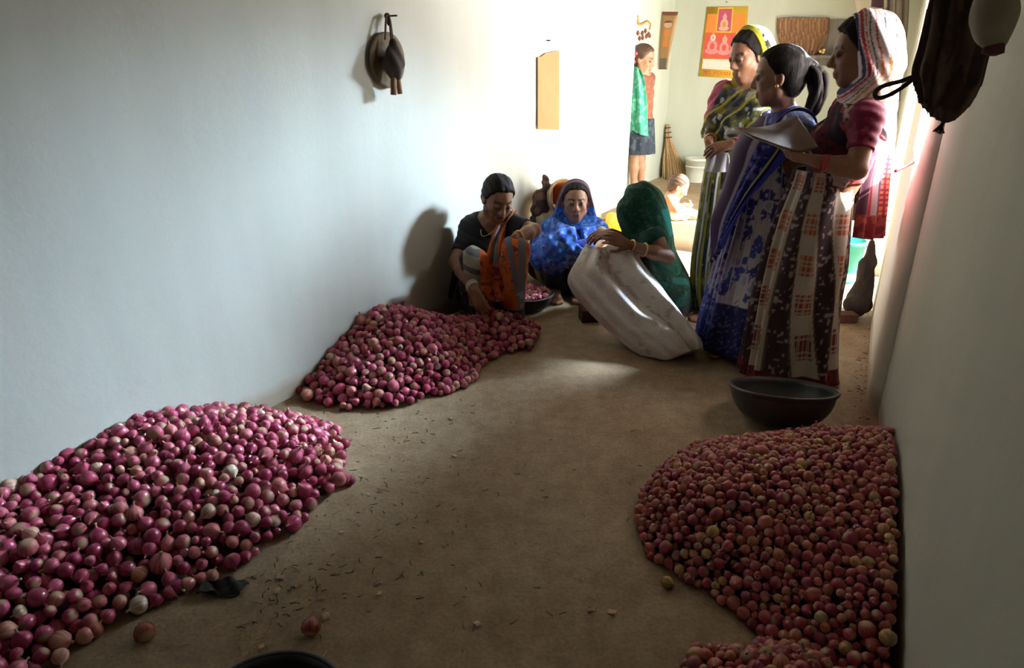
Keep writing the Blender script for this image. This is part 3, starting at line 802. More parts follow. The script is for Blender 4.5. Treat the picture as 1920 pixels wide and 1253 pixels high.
    def scol(ph, v, X, fold):
        kk = np.clip((ph - .5) / 1.3, 0, 1); p = ph - (1.15 * kk * kk * (3 - 2 * kk) - .15) * (v - .55); p = np.mod(p + .15, 2 * math.pi)
        T = np.zeros(ph.shape + (3,)); T[:] = (.50, .43, .36)
        per = np.mod(p, 1.02); dark = per < .40
        n = vnoise(X.reshape(-1, 3), 75).reshape(ph.shape)
        T[dark] = (.045, .022, .025); T[dark & (n > .70)] = (.32, .24, .24)
        edge = (per > .40) & (per < .435) | (per > .985); T[edge] = (.14, .09, .06)
        vb = np.mod(v * 6.4, 1); blk = (~dark) & (per > .52) & (per < .92) & (vb > .30) & (vb < .82)
        fine = (np.mod(ph * 26, 1) > .22) & (np.mod(v * 70, 1) > .25)
        lo = np.clip((v - .35) / .35, 0, 1)[..., None]
        T[blk & fine] = ((1 - lo) * np.array([.42, .10, .035]) + lo * np.array([.17, .03, .028]))[blk & fine]
        b = v > .815; T[b] = (.115, .012, .020); T[b & (n > .62)] = (.22, .03, .05)
        b2 = (v > .93); T[b2] = (.03, .012, .02)
        return T
    skirt(t, Y0, rows, R[0], scol, depth=.96, npl=9, amp=(.004, .026), nu=280, nv=190)
    # hanging end behind the near arm
    ctrl = [[A(1628, 205, -.02), A(1650, 205, .02), A(1680, 205, .08)], [A(1636, 240, -.04), A(1656, 240, .03), A(1682, 240, .10)], [A(1632, 290, -.06), A(1656, 290, .03), A(1676, 290, .09)], [A(1620, 340, -.06), A(1646, 340, .02), A(1670, 340, .08)], [A(1612, 390, -.06), A(1640, 392, .01), A(1666, 390, .07)], [A(1604, 446, -.06), A(1632, 449, .0), A(1660, 443, .06)]]
    def pcol(u, v, X):
        T = choose(len(u), (.26, .025, .05)); n = vnoise(X, 60)
        T[(u < .16)] = (.05, .015, .03); T[(u > .38) & (u < .55)] = (.40, .30, .33); T[(u > .46) & (u < .52)] = (.06, .04, .10)
        m = (u > .62) & (np.mod(v * 26, 1) > .45) & (np.mod(u * 14, 1) > .35); T[m] = (.60, .20, .12)
        m = (u > .62) & (v < .4); T[m] = (.70, .62, .64); T[m & (n > .66)] = (.12, .08, .14)
        T[(v > .84)] = (.20, .02, .03); T[(v > .84) & (n > .6)] = (.30, .06, .05); return T
    sheet(t, ctrl, pcol, folds=lambda u, v: .012 * np.sin(u * 20 + v * 2) * (.25 + v), nu=70, nv=110, name='saree_pallu')
    # small patterned piece of the saree tucked behind the waist
    ctrl = [[A(1590, 330, .02), A(1606, 330, .05), A(1622, 332, .08)], [A(1592, 370, .04), A(1606, 372, .06), A(1618, 374, .09)], [A(1594, 412, .06), A(1606, 414, .08), A(1616, 416, .10)]]
    def wcol(u, v, X):
        T = choose(len(u), (.045, .03, .035)); T[(v < .35)] = (.55, .25, .06); T[(v < .35) & (np.mod(u * 7, 1) > .5)] = (.40, .04, .04)
        m = (v > .6); T[m] = (.62, .56, .45); T[(v > .35) & (v < .6) & (vnoise(X, 90) > .68)] = (.55, .5, .5); return T
    sheet(t, ctrl, wcol, folds=lambda u, v: .006 * np.sin(u * 14), nu=30, nv=40, name='saree_tuck')
    bangles(t, J['elL'], J['wrL'], 3, 'glassred', .029, .03, .009)
    # spectacles: a thin temple and rim
    v1 = tube_pts([L(.093, .055, .002), L(.05, .078, .006), L(-.002, .082, .004)], .0013, 5)
    parts = [v1] + [torus_pts(L(.104, e * .032, -.004), R[0], .021, .0012, 20, 5) for e in (-1, 1)] + [tube_pts([L(.106, -.012, 0), L(.106, .012, 0)], .0012, 5)]
    return J, R, L, A
J3, R3, L3, A3 = woman_folder()

# ---- middle woman: blue saree, hair tied back
def woman_blue_standing():
    Y0 = 2.97; A = at(Y0); s, hs = 0.98, 1.02
    J = dict(pelvis=A(1432, 385), neck=A(1476, 218), head=A(1459, 141), fwd=(-.93, .34, -.10),
             shL=A(1492, 242, -.14), shR=A(1447, 232, .15), elL=A(1506, 320, -.15), elR=A(1440, 318, .15), wrL=A(1484, 395, -.13), wrR=A(1432, 375, .10),
             hipL=A(1432, 400, -.08), hipR=A(1425, 396, .08), knL=A(1405, 535, -.09), knR=A(1400, 530, .08), anL=A(1383, 650, -.10), anR=A(1380, 640, .08))
    J['heelL'] = G(1392, 664); J['toeL'] = G(1331, 670); J['heelR'] = J['heelL'] + np.array([.02, .17, 0]); J['toeR'] = J['heelR'] + np.array([-.18, .05, 0])
    J['anL'] = J['heelL'] + np.array([-.01, 0, .075]); J['anR'] = J['heelR'] + np.array([-.01, 0, .075])
    J['handL'] = ((-.35, .05, -.9), (-.5, .8, 0), 1, .35, .95); J['handR'] = ((-.3, 0, -.9), (.2, -.9, 0), -1, .35, .95)
    t, F, inf, R, L = person('standing woman in a blue and violet saree with her hair tied in a ponytail', J, s, hs, root=G(1388, 660), )
    c = J['head']
    Hf, HL = hair_field(c, R, hs, .009)
    Hf.ball(HL(-.120, 0, .018), .030 * hs, .03)
    V, Q = sculpt(Hf, .005, hair_clip(c, R, hs, .85, -.526, .020)); mesh('hair', V, Q, M['hair'], t)
    pony(t, [HL(-.112, 0, .02), HL(-.142, .005, -.015), HL(-.145, .01, -.075), HL(-.128, .015, -.135), HL(-.118, .02, -.175)], [.026, .042, .042, .036, .018])
    v, f = lathe_pts([(.016, -.010), (.020, 0), (.016, .010)], HL(-.122, .01, .022), 18, R[0]); mesh('hair_clip', v, f, M['shell'], t)
    v, f = lathe_pts([(.003, -.004), (.0075, 0), (.003, .004)], HL(.004, .086, -.040), 12, R[1]); mesh('ear_stud', v, f, M['gold'], t)
    Bf = torso_field(inf, J, s, .60); zw = A(1460, 296)[2]; sl = flat_sleeve(J, .60, s=s)
    def bc(X, D):
        D = np.maximum(D + .0015 * np.sin(X @ np.array([70, 50, 160.])), zw - X[:, 2]); D = np.maximum(D, sl(X)); return np.maximum(D, neckcut(X, J, inf, .012))
    def bcol(V):
        return choose(len(V), (.03, .26, .25))
    garment(t, Bf, 'blouse', .008, bc, bcol)
    # shoulder drape (near shoulder and sleeve) + chest
    Df = torso_field(inf, J, s, .50, arms=('L',))
    def dc(X, D):
        q = (X - inf['mid']) @ inf['Rt'].T; D = D - .003 * np.sin(95 * (q[:, 2] + .7 * q[:, 1]))
        band = q[:, 2] * .75 - q[:, 1] * .75 + .03 * 0
        D = np.maximum(D, -(q[:, 2] + .30 - .9 * np.maximum(q[:, 1], -.16) * -0.0 - .75 * (q[:, 1] * -1.0 < -.05) * 0))
        D = np.maximum(D, (zw - .03 + np.maximum(0, q[:, 1]) * .9) - X[:, 2])
        D = np.maximum(D, sl2(X)); return np.maximum(D, neckcut(X, J, inf, .006))
    sl2 = flat_sleeve(J, .46, s=s)
    def dcol(V):
        q = (V - inf['mid']) @ inf['Rt'].T; b = q[:, 2] * .8 - q[:, 1] * .9
        T = choose(len(V), (.045, .050, .26)); n = vnoise(V, 80); T[n > .64] = (.14, .14, .42); T[n < .3] = (.02, .015, .10)
        arm = (V - J['shL']) @ inf['side']; m = arm > -.005; T[m] = (.22, .28, .62); T[m & (n > .62)] = (.45, .52, .75)
        m = np.abs(np.mod(b * 9, 1) - .5) < .06; T[m] = (.36, .30, .34); return T
    garment(t, Df, 'shoulder_drape', .017, dc, dcol, 'silk')
    # pallu falling from the chest to the far hip
    ctrl = [[A(1440, 222, .06), A(1462, 228, -.05), A(1492, 232, -.12), A(1512, 240, -.15)],
            [A(1412, 262, .04), A(1436, 268, -.10), A(1462, 272, -.15), A(1486, 278, -.15)],
            [A(1390, 305, .03), A(1410, 308, -.11), A(1436, 310, -.15), A(1458, 312, -.15)],
            [A(1372, 350, .03), A(1388, 352, -.10), A(1406, 352, -.14), A(1424, 350, -.15)],
            [A(1357, 400, .02), A(1368, 398, -.10), A(1382, 394, -.14), A(1396, 386, -.16)],
            [A(1343, 450, .00), A(1352, 445, -.09), A(1362, 436, -.13), A(1373, 424, -.15)],
            [A(1332, 492, -.02), A(1338, 486, -.08), A(1346, 474, -.12), A(1354, 460, -.14)]]
    def pcol(u, v, X):
        T = choose(len(u), (.035, .035, .20)); n = vnoise(X, 85); T[n > .66] = (.15, .14, .40); T[n < .28] = (.02, .012, .08)
        T[u < .26] = (.035, .014, .05); T[(u > .25) & (u < .29)] = (.30, .26, .30)
        T[(u > .66) & (u < .72)] = (.34, .32, .16); T[(u > .72) & (u < .76)] = (.02, .02, .12); T[u > .78] = (.06, .075, .50); return T
    PF = F.copy(); PF.cap(A(1440, 300), A(1420, 420), .125, .165, .05); PF.cap(A(1420, 420), A(1395, 560), .165, .165, .05)
    sheet(t, ctrl, pcol, 'silk', folds=lambda u, v: .009 * np.sin(u * 24) * (.4 + .6 * v), push=PF, margin=.026, nu=80, nv=120, name='saree_pallu')
    rows = [(298, 1396, 1488), (350, 1383, 1486), (400, 1374, 1484), (450, 1360, 1480), (500, 1345, 1474), (560, 1330, 1466), (610, 1317, 1456), (645, 1310, 1446)]
    def scol(ph, v, X, fold):
        n = vnoise(X.reshape(-1, 3) * [1, 1, .8], 34).reshape(ph.shape); n2 = vnoise(X.reshape(-1, 3), 90, 4).reshape(ph.shape)
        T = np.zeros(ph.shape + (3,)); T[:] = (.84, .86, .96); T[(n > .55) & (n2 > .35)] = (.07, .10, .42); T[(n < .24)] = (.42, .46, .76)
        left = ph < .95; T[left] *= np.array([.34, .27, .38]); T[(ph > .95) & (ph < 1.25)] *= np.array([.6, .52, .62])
        st = np.abs(np.mod(ph * 3.2, 1) - .5) < .05; T[st] = (.66, .68, .80)
        b = v > .70; T[b] = (.022, .022, .085); T[b & (n2 > .66)] = (.10, .09, .22)
        return T
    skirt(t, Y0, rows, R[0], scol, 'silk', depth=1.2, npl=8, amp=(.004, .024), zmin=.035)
    # beaded necklace
    nk = np.array(J['neck']); pts = catmull(np.array([nk + inf['side'] * .055 + inf['up'] * .0, nk + inf['fw'] * .095 + inf['side'] * .05 - inf['up'] * .07, nk + inf['fw'] * .125 - inf['up'] * .16, nk + inf['fw'] * .095 - inf['side'] * .05 - inf['up'] * .07, nk - inf['side'] * .055]), 46)
    parts = [lathe_pts([(.0008, -.0042), (.0036, -.002), (.0042, 0), (.0036, .002), (.0008, .0042)], p, 8) for p in pts]
    V, Fc = merge(parts); mesh('bead_necklace', V, Fc, M['shell'], t)['kind'] = 'stuff'
    bangles(t, J['elL'], J['wrL'], 4, 'shell', .028, .03, .008)
woman_blue_standing()

# ---- far standing woman: yellow edged patterned saree, hands clasped
def woman_yellow():
    Y0 = 3.50; A = at(Y0); s, hs = 0.98, 1.0
    J = dict(pelvis=A(1366, 330), neck=A(1412, 176), head=A(1403, 103), fwd=(-.86, -.36, -.22),
             shL=A(1432, 196, -.13), shR=A(1366, 186, .12), elL=A(1428, 268, -.20), elR=A(1346, 252, .10), wrL=A(1374, 270, -.22), wrR=A(1330, 264, -.06),
             hipL=A(1366, 345, -.08), hipR=A(1356, 345, .08), knL=A(1353, 470, -.07), knR=A(1346, 470, .08), anL=A(1344, 575, -.06), anR=A(1338, 572, .08))
    for e, dy in (('L', -.06), ('R', .09)):
        J['heel' + e] = P(1352, 590, Y0 + dy) * [1, 1, 0]; J['toe' + e] = J['heel' + e] + np.array([-.18, -.07, 0]); J['an' + e] = J['heel' + e] + np.array([-.01, 0, .075])
    J['handL'] = ((-.95, .05, -.25), (-.1, .5, -.8), 1, .45, .95); J['handR'] = ((.10, -.3, -.95), (.9, .3, 0), 1, .45, .95)
    t, F, inf, R, L = person('standing woman in a yellow edged patterned saree with clasped hands and red bangles', J, s, hs, root=G(1345, 590), skin='skin')
    c = J['head']
    Hf, HL = hair_field(c, R, hs, .011); V, Q = sculpt(Hf, .0055, hair_clip(c, R, hs, .85, -.526, .026)); mesh('hair', V, Q, M['hair'], t)
    Df = torso_field(inf, J, s, .92); zw = A(1365, 285)[2]; sl = flat_sleeve(J, .92, s=s)
    Df.cap(J['shL'], J['elL'], .058, .05, .09); Df.cap(J['shR'], J['elR'], .058, .05, .09)
    def bc(X, D):
        q = (X - inf['mid']) @ inf['Rt'].T
        D = D - .004 * np.sin(85 * (q[:, 2] * .8 - q[:, 1])) - .002 * np.sin(150 * (q[:, 2] - .6 * q[:, 1]))
        D = np.maximum(D, zw - X[:, 2]); D = np.maximum(D, sl(X)); return np.maximum(D, neckcut(X, J, inf, .006))
    def pat(V, q):
        n = vnoise(V, 26); n2 = vnoise(V, 42, 5); T = choose(len(V), (.085, .080, .035))
        T[n > .58] = (.030, .030, .045); T[n2 > .70] = (.50, .50, .46); T[(n < .30)] = (.24, .22, .04); T[(n2 < .20)] = (.10, .09, .12); return T
    def bcol(V):
        q = (V - inf['mid']) @ inf['Rt'].T; T = pat(V, q)
        b = np.mod((q[:, 2] * .8 - q[:, 1] * .9) * 8, 1); T[b < .14] = (.46, .40, .05)
        m = (q[:, 1] < -.10) & (q[:, 2] > -.10); T[m] = (.42, .09, .15)
        m = (q[:, 1] > .06) & (q[:, 2] < -.12); T[m & (vnoise(V, 30, 8) > .4)] = (.55, .54, .50); return T
    garment(t, Df, 'saree_wrap', .018, bc, bcol)
    Hd = hood_field(c, R, hs, inf, J, grow=.022)
    zl = A(1400, 212)[2]; low = lambda X: zl - X[:, 2]
    hc = hood_clip(c, R, hs, -.004, 1.0, low, .12, .0025)
    hl = headloc(c, R, hs)
    def hcol(V):
        q = hl(V); d = -(q[:, 0] - .12 * q[:, 2] + .004 - np.maximum(0, -.085 - q[:, 2]) * 1.0)
        T = pat(V, q); T[(d < .022)] = (.50, .44, .04); T[(d > .008) & (d < .012)] = (.22, .20, .03); T[(d > .05) & (d < .056)] = (.48, .42, .08); return T
    garment(t, Hd, 'hood', 0.0, hc, hcol, h=.0055)
    rows = [(262, 1332, 1412), (300, 1326, 1410), (350, 1317, 1408), (420, 1307, 1404), (480, 1298, 1398), (530, 1296, 1392), (562, 1300, 1388), (578, 1306, 1384)]
    def scol(ph, v, X, fold):
        T = pat(X.reshape(-1, 3) * [1, 1, .55], None).reshape(ph.shape + (3,))
        b = np.abs(np.mod(ph * 2.6, 1) - .5) < .09; T[b] = (.42, .38, .06); b = np.abs(np.mod(ph * 2.6 + .25, 1) - .5) < .06; T[b] = (.48, .48, .44)
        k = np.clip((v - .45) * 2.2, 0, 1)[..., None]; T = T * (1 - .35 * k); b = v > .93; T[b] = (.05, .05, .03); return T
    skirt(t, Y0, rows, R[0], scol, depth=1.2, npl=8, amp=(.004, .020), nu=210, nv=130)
    bangles(t, J['elL'], J['wrL'], 6, 'glassred', .029, .012, .007); bangles(t, J['elL'], J['wrL'], 2, 'shell', .030, .056, .007)
    bangles(t, J['elR'], J['wrR'], 3, 'gold', .028, .015, .007)
    # white handkerchief between the hands
    h0 = J['wrL'] + np.array([-.06, 0, -.04])
    ctrl = [[h0 + np.array([.06 * (j - 1) * (.6 + .2 * i), .02 * math.sin(j * 2 + i), -.045 * i]) for j in range(3)] for i in range(3)]
    o = sheet(None, ctrl, lambda u, v, X: choose(len(u), (.62, .6, .6)), folds=lambda u, v: .006 * np.sin(u * 14 + 3 * v), nu=24, nv=24, name='handkerchief')
    tag(o, 'white handkerchief hanging from the clasped hands of the woman in yellow', 'handkerchief')
woman_yellow()

# ---- squatting woman by the left wall, orange and black saree, sorting into a bowl
def squat_field(J, s, r=1.0, k=.05, skirtdrop=True):
    """clothed lower body of a squatting figure: pelvis, thighs, shins and the cloth hanging to the ground"""
    F = Field(); g = {q: np.asarray(v, float) for q, v in J.items() if not q.startswith('hand')}
    F.cap(g['hipL'], g['hipR'], s * .115 * r, None, .05)
    F.ball(g['pelvis'], s * .135 * r, .06)
    for e in 'LR':
        F.cap(g['hip' + e], g['kn' + e], s * .082 * r, s * .058 * r, k)
        low = g['an' + e] * [1, 1, 0] + np.array([0, 0, .055])
        F.cap(g['kn' + e], low, s * .058 * r, s * .060 * r, k)
        if skirtdrop: F.cap((g['hip' + e] + g['kn' + e]) / 2, (g['hip' + e] * .6 + g['an' + e] * .4) * [1, 1, 0] + np.array([0, 0, .07]), s * .07, s * .075, k)
    F.cap(g['pelvis'], g['pelvis'] * [1, 1, 0] + np.array([0, 0, .08]), s * .11, s * .13, k)
    return F
def lap_fn(cut_up=None, amp=.004, fr=70, seed=0.0):
    def fn(X, D):
        w = np.sin(fr * (X[:, 0] + .35 * X[:, 2]) + 3 * np.sin(9 * X[:, 2] + seed)) + .6 * np.sin(fr * .6 * (X[:, 0] - .9 * X[:, 2] + .5 * X[:, 1]) + seed)
        D = D - amp * w
        D = np.maximum(D, .006 - X[:, 2])
        if cut_up is not None: D = np.maximum(D, cut_up(X))
        return D
    return fn
def woman_orange():
    Y0 = 3.44; A = at(Y0); s, hs = 0.93, 0.97
    J = dict(pelvis=A(915, 540, .06), neck=A(921, 406, -.02), head=A(934, 371, -.06), fwd=(.34, -.86, -.42), hup=(.05, .1, 1),
             shL=A(956, 417, -.02), shR=A(881, 428, .02), elL=A(1001, 432, -.17), elR=A(854, 492, -.14), wrL=A(966, 446, -.30), wrR=A(890, 543, -.36),
             hipL=A(938, 545, .03), hipR=A(893, 545, .03), knL=A(966, 470, -.30), knR=A(888, 488, -.26), anL=A(962, 560, -.20), anR=A(905, 575, -.20))
    for e in 'LR':
        J['heel' + e] = J['an' + e] * [1, 1, 0] + np.array([0, .04, 0]); J['toe' + e] = J['heel' + e] + np.array([.05 if e == 'L' else -.02, -.19, 0]); J['an' + e] = J['heel' + e] + np.array([0, 0, .08])
    J['handR'] = ((.35, -.25, -.85), (.3, .9, -.2), 1, .42, 1.0); J['handL'] = ((-.30, -.30, -.85), (-.4, .7, -.1), -1, .4, .95)
    root = G(918, 590)
    t, F, inf, R, L = person('squatting woman in an orange and black saree with her head bowed by the left wall', J, s, hs, root=root)
    c = J['head']
    Hf, HL = hair_field(c, R, hs, .010); Hf.ball(HL(-.11, 0, -.045), .036, .03)
    V, Q = sculpt(Hf, .005, hair_clip(c, R, hs, .85, -.526, .022)); mesh('hair', V, Q, M['hair'], t)
    Bf = torso_field(inf, J, s, .72); sl = flat_sleeve(J, .72, s=s); zw = J['pelvis'][2] + .13
    def bc(X, D):
        q = (X - np.asarray(J['neck'])) @ inf['Rt'].T
        D = np.maximum(D + .0015 * np.sin(X @ np.array([80, 50, 160.])), zw - X[:, 2]); D = np.maximum(D, sl(X))
        D = np.maximum(D, neckcut(X, J, inf, -.004))
        vneck = .085 - np.abs(q[:, 1]) * 1.0 - np.maximum(0, -q[:, 2] - .0) * .62            # V neckline at the front
        return np.maximum(D, np.where(q[:, 0] > .0, vneck - .02, -1))
    garment(t, Bf, 'blouse', .008, bc, lambda V: choose(len(V), (.022, .020, .024)))
    Sf = squat_field(J, s)
    kR, kL, pv = J['knR'], J['knL'], J['pelvis']
    def scol(V):
        n = vnoise(V, 40); x = V[:, 0]; z = V[:, 2]; xm = (kR[0] + kL[0]) / 2
        T = choose(len(V), (.60, .13, .012)); T[n > .70] = (.42, .06, .02); T[(n < .26)] = (.20, .03, .06)
        b = np.mod((x - xm) * 7 + z * 1.2, 1); T[(b < .22) & (x > xm)] = (.14, .14, .17)
        T[(x > kL[0] + .012) & (x < kL[0] + .05)] = (.16, .16, .19)
        m = (x < kR[0] + .035) & (z > .22); T[m] = (.40, .38, .28); T[m & (np.mod(z * 11 + x * 4, 1) < .35)] = (.12, .12, .13)
        T[(x < kR[0] - .05)] = (.040, .024, .022); T[(x < kR[0] + .06) & (z < .20)] = (.040, .030, .036); T[(z < .13)] = (.045, .030, .034)
        T[(z < .24) & (n > .72)] = (.3, .3, .32)
        return T
    garment(t, Sf, 'saree_lap', .004, lap_fn(lambda X: X[:, 2] - (pv[2] + .40)), scol)
    ctrl = [[A(948, 398, -.03), A(956, 398, -.02), A(966, 402, .0)], [A(930, 425, -.10), A(940, 425, -.10), A(950, 426, -.08)], [A(917, 455, -.15), A(930, 456, -.17), A(944, 456, -.15)], [A(908, 490, -.20), A(928, 492, -.22), A(948, 492, -.20)], [A(902, 530, -.22), A(927, 535, -.25), A(950, 532, -.24)], [A(914, 560, -.26), A(930, 566, -.28), A(946, 562, -.28)]]
    def pcol(u, v, X):
        T = choose(len(u), (.62, .14, .012)); T[(u > .30) & (u < .62) & (v < .62)] = (.13, .13, .16); T[(u > .42) & (u < .47) & (v < .62)] = (.4, .4, .42)
        n = vnoise(X, 55); T[(v > .62) & (n > .66)] = (.22, .04, .10); return T
    sheet(t, ctrl, pcol, folds=lambda u, v: .010 * np.sin(u * 15 + 2 * v), push=F, margin=.014, nu=50, nv=80, name='saree_pallu')
    # dark end of the saree falling behind her back to the ground
    ctrl = [[A(850, 418, .06), A(864, 420, .02), A(878, 432, .0)], [A(840, 455, .05), A(852, 460, .0), A(868, 470, .0)], [A(833, 495, .05), A(843, 500, .0), A(852, 508, -.02)], [A(827, 530, .04), A(833, 533, .0), A(842, 536, -.02)], [A(822, 553, .03), A(827, 556, .0), A(833, 558, -.02)]]
    ctrl = np.array(ctrl) + LN * .062
    sheet(t, ctrl, lambda u, v, X: choose(len(u), (.035, .022, .018)), folds=lambda u, v: .006 * np.sin(u * 12), nu=30, nv=50, name='saree_back_fall')
    bangles(t, J['elR'], J['wrR'], 3, 'shell', .028, .020, .009, .0045); bangles(t, J['elL'], J['wrL'], 2, 'gold', .027, .02, .010)
    v, f = tube_pts(catmull(np.array([J['neck'] + inf['side'] * .05, J['neck'] + inf['fw'] * .085 + inf['side'] * .03 - inf['up'] * .05, J['neck'] + inf['fw'] * .10 - inf['side'] * .03 - inf['up'] * .06, J['neck'] - inf['side'] * .05]), 24), .0022, 6); mesh('necklace', v, f, M['gold'], t)
woman_orange()

# ---- woman in bright blue looking at the camera
def woman_blue():
    Y0 = 3.96; A = at(Y0); s, hs = 0.95, 1.0
    J = dict(pelvis=A(1066, 505, .08), neck=A(1078, 418, .03), head=A(1079, 377, -.02), fwd=(-.03, -1, .03),
             shL=A(1117, 432, .0), shR=A(1038, 436, .0), elL=A(1136, 448, -.12), elR=A(1018, 478, -.10), wrL=A(1098, 462, -.30), wrR=A(1052, 482, -.28),
             hipL=A(1088, 510, .05), hipR=A(1046, 510, .05), knL=A(1096, 470, -.30), knR=A(1038, 472, -.30), anL=A(1082, 528, -.18), anR=A(1042, 528, -.18))
    for e in 'LR':
        J['heel' + e] = J['an' + e] * [1, 1, 0] + np.array([0, .04, 0]); J['toe' + e] = J['heel' + e] + np.array([0, -.19, 0]); J['an' + e] = J['heel' + e] + np.array([0, 0, .08])
    J['handL'] = ((-.8, -.5, -.1), (0, .3, -.9), -1, .45, .95); J['handR'] = ((.8, -.5, .0), (0, .3, -.9), 1, .45, .95)
    t, F, inf, R, L = person('squatting woman in a bright blue hooded saree looking straight ahead', J, s, hs, root=G(1062, 538), eyes=True)
    c = J['head']
    Hf, HL = hair_field(c, R, hs, .009); V, Q = sculpt(Hf, .005, hair_clip(c, R, hs, .85, -.526, .022)); mesh('hair', V, Q, M['hair'], t)
    hl = headloc(c, R, hs)
    Hd = hood_field(c, R, hs, inf, J, grow=.017); zl = J['neck'][2] - .02
    hc = hood_clip(c, R, hs, .012, .95, lambda X: zl - X[:, 2], .18, .002)
    def hcol(V):
        q = hl(V); T = choose(len(V), (.03, .13, .50)); n = vnoise(V, 70); T[n > .66] = (.12, .25, .62); T[n < .28] = (.012, .05, .30)
        m = (q[:, 2] > -.035); T[m] = (.055, .034, .055); T[(q[:, 0] - .18 * q[:, 2] > -.010) & m] = (.12, .07, .10); return T
    garment(t, Hd, 'hood', 0.0, hc, hcol, h=.005)
    Wf = torso_field(inf, J, s, .80, arms=('R',)); Wf.cap(J['shR'], J['elR'], .06, .055, .08); Wf.cap(J['shL'], J['shL'] * .62 + J['elL'] * .38, .056, .052, .07)
    Wf.cap(inf['mid'] + inf['fw'] * .06, (J['knL'] + J['knR']) / 2 + np.array([0, .03, .02]), .10, .09, .10); Wf.cap(J['elR'], J['knR'], .055, .06, .08)
    sl = flat_sleeve(J, .42, arms=('L',), s=s)
    def wc(X, D):
        q = (X - np.asarray(J['neck'])) @ inf['Rt'].T
        D = D - .0045 * np.sin(85 * (X[:, 0] * .9 + X[:, 2] * .55) + 2 * np.sin(14 * X[:, 2])) - .003 * np.sin(120 * (X[:, 2] * .8 - X[:, 0]))
        D = np.maximum(D, sl(X)); D = np.maximum(D, neckcut(X, J, inf, -.004))
        return np.maximum(D, np.where(q[:, 0] > 0, .034 - np.abs(q[:, 1]) - np.maximum(0, -q[:, 2]) * .55 - .012, -1))
    def wcol(V):
        T = choose(len(V), (.035, .14, .55)); n = vnoise(V, 60); n2 = vnoise(V, 28, 3); T[n > .62] = (.16, .30, .66); T[n2 < .32] = (.018, .05, .32); T[(n2 > .7)] = (.05, .09, .42)
        return T
    garment(t, Wf, 'saree_wrap', .017, wc, wcol)
    v, f = tube_pts([J['shL'] + (J['elL'] - J['shL']) * k for k in (.34, .52)], [.051, .047], 20); mesh('blouse_sleeve', v, f, M['cream_cloth'], t)
    Sf = squat_field(J, s)
    def scol(V):
        T = choose(len(V), (.030, .07, .36)); n = vnoise(V, 60); T[n > .62] = (.10, .12, .42); T[n < .34] = (.02, .02, .14)
        m = V[:, 2] < .20 + .03 * np.sin(20 * V[:, 0]); T[m] = (.022, .018, .024); m = np.abs(V[:, 0] - J['knR'][0]) < .02; T[m & (V[:, 2] > .2)] = (.18, .14, .30); return T
    garment(t, Sf, 'saree_lap', .004, lap_fn(None, .005, 75, 1.0), scol)
    # knotted front fold
    a0 = (J['knL'] + J['knR']) / 2
    ctrl = [[A(1042, 440, -.14), A(1060, 430, -.14), A(1076, 424, -.10)], [A(1050, 458, -.28), A(1068, 452, -.30), A(1084, 446, -.24)], [A(1068, 470, -.36), A(1084, 466, -.37), A(1096, 460, -.32)], [A(1088, 474, -.38), A(1098, 472, -.38), A(1104, 466, -.34)]]
    sheet(t, ctrl, lambda u, v, X: np.where(vnoise(X, 70)[:, None] > .6, np.array([.14, .28, .66]), np.array([.035, .11, .52])), folds=lambda u, v: .010 * np.sin(u * 16 + v * 3), nu=44, nv=44, name='saree_fold')
woman_blue()

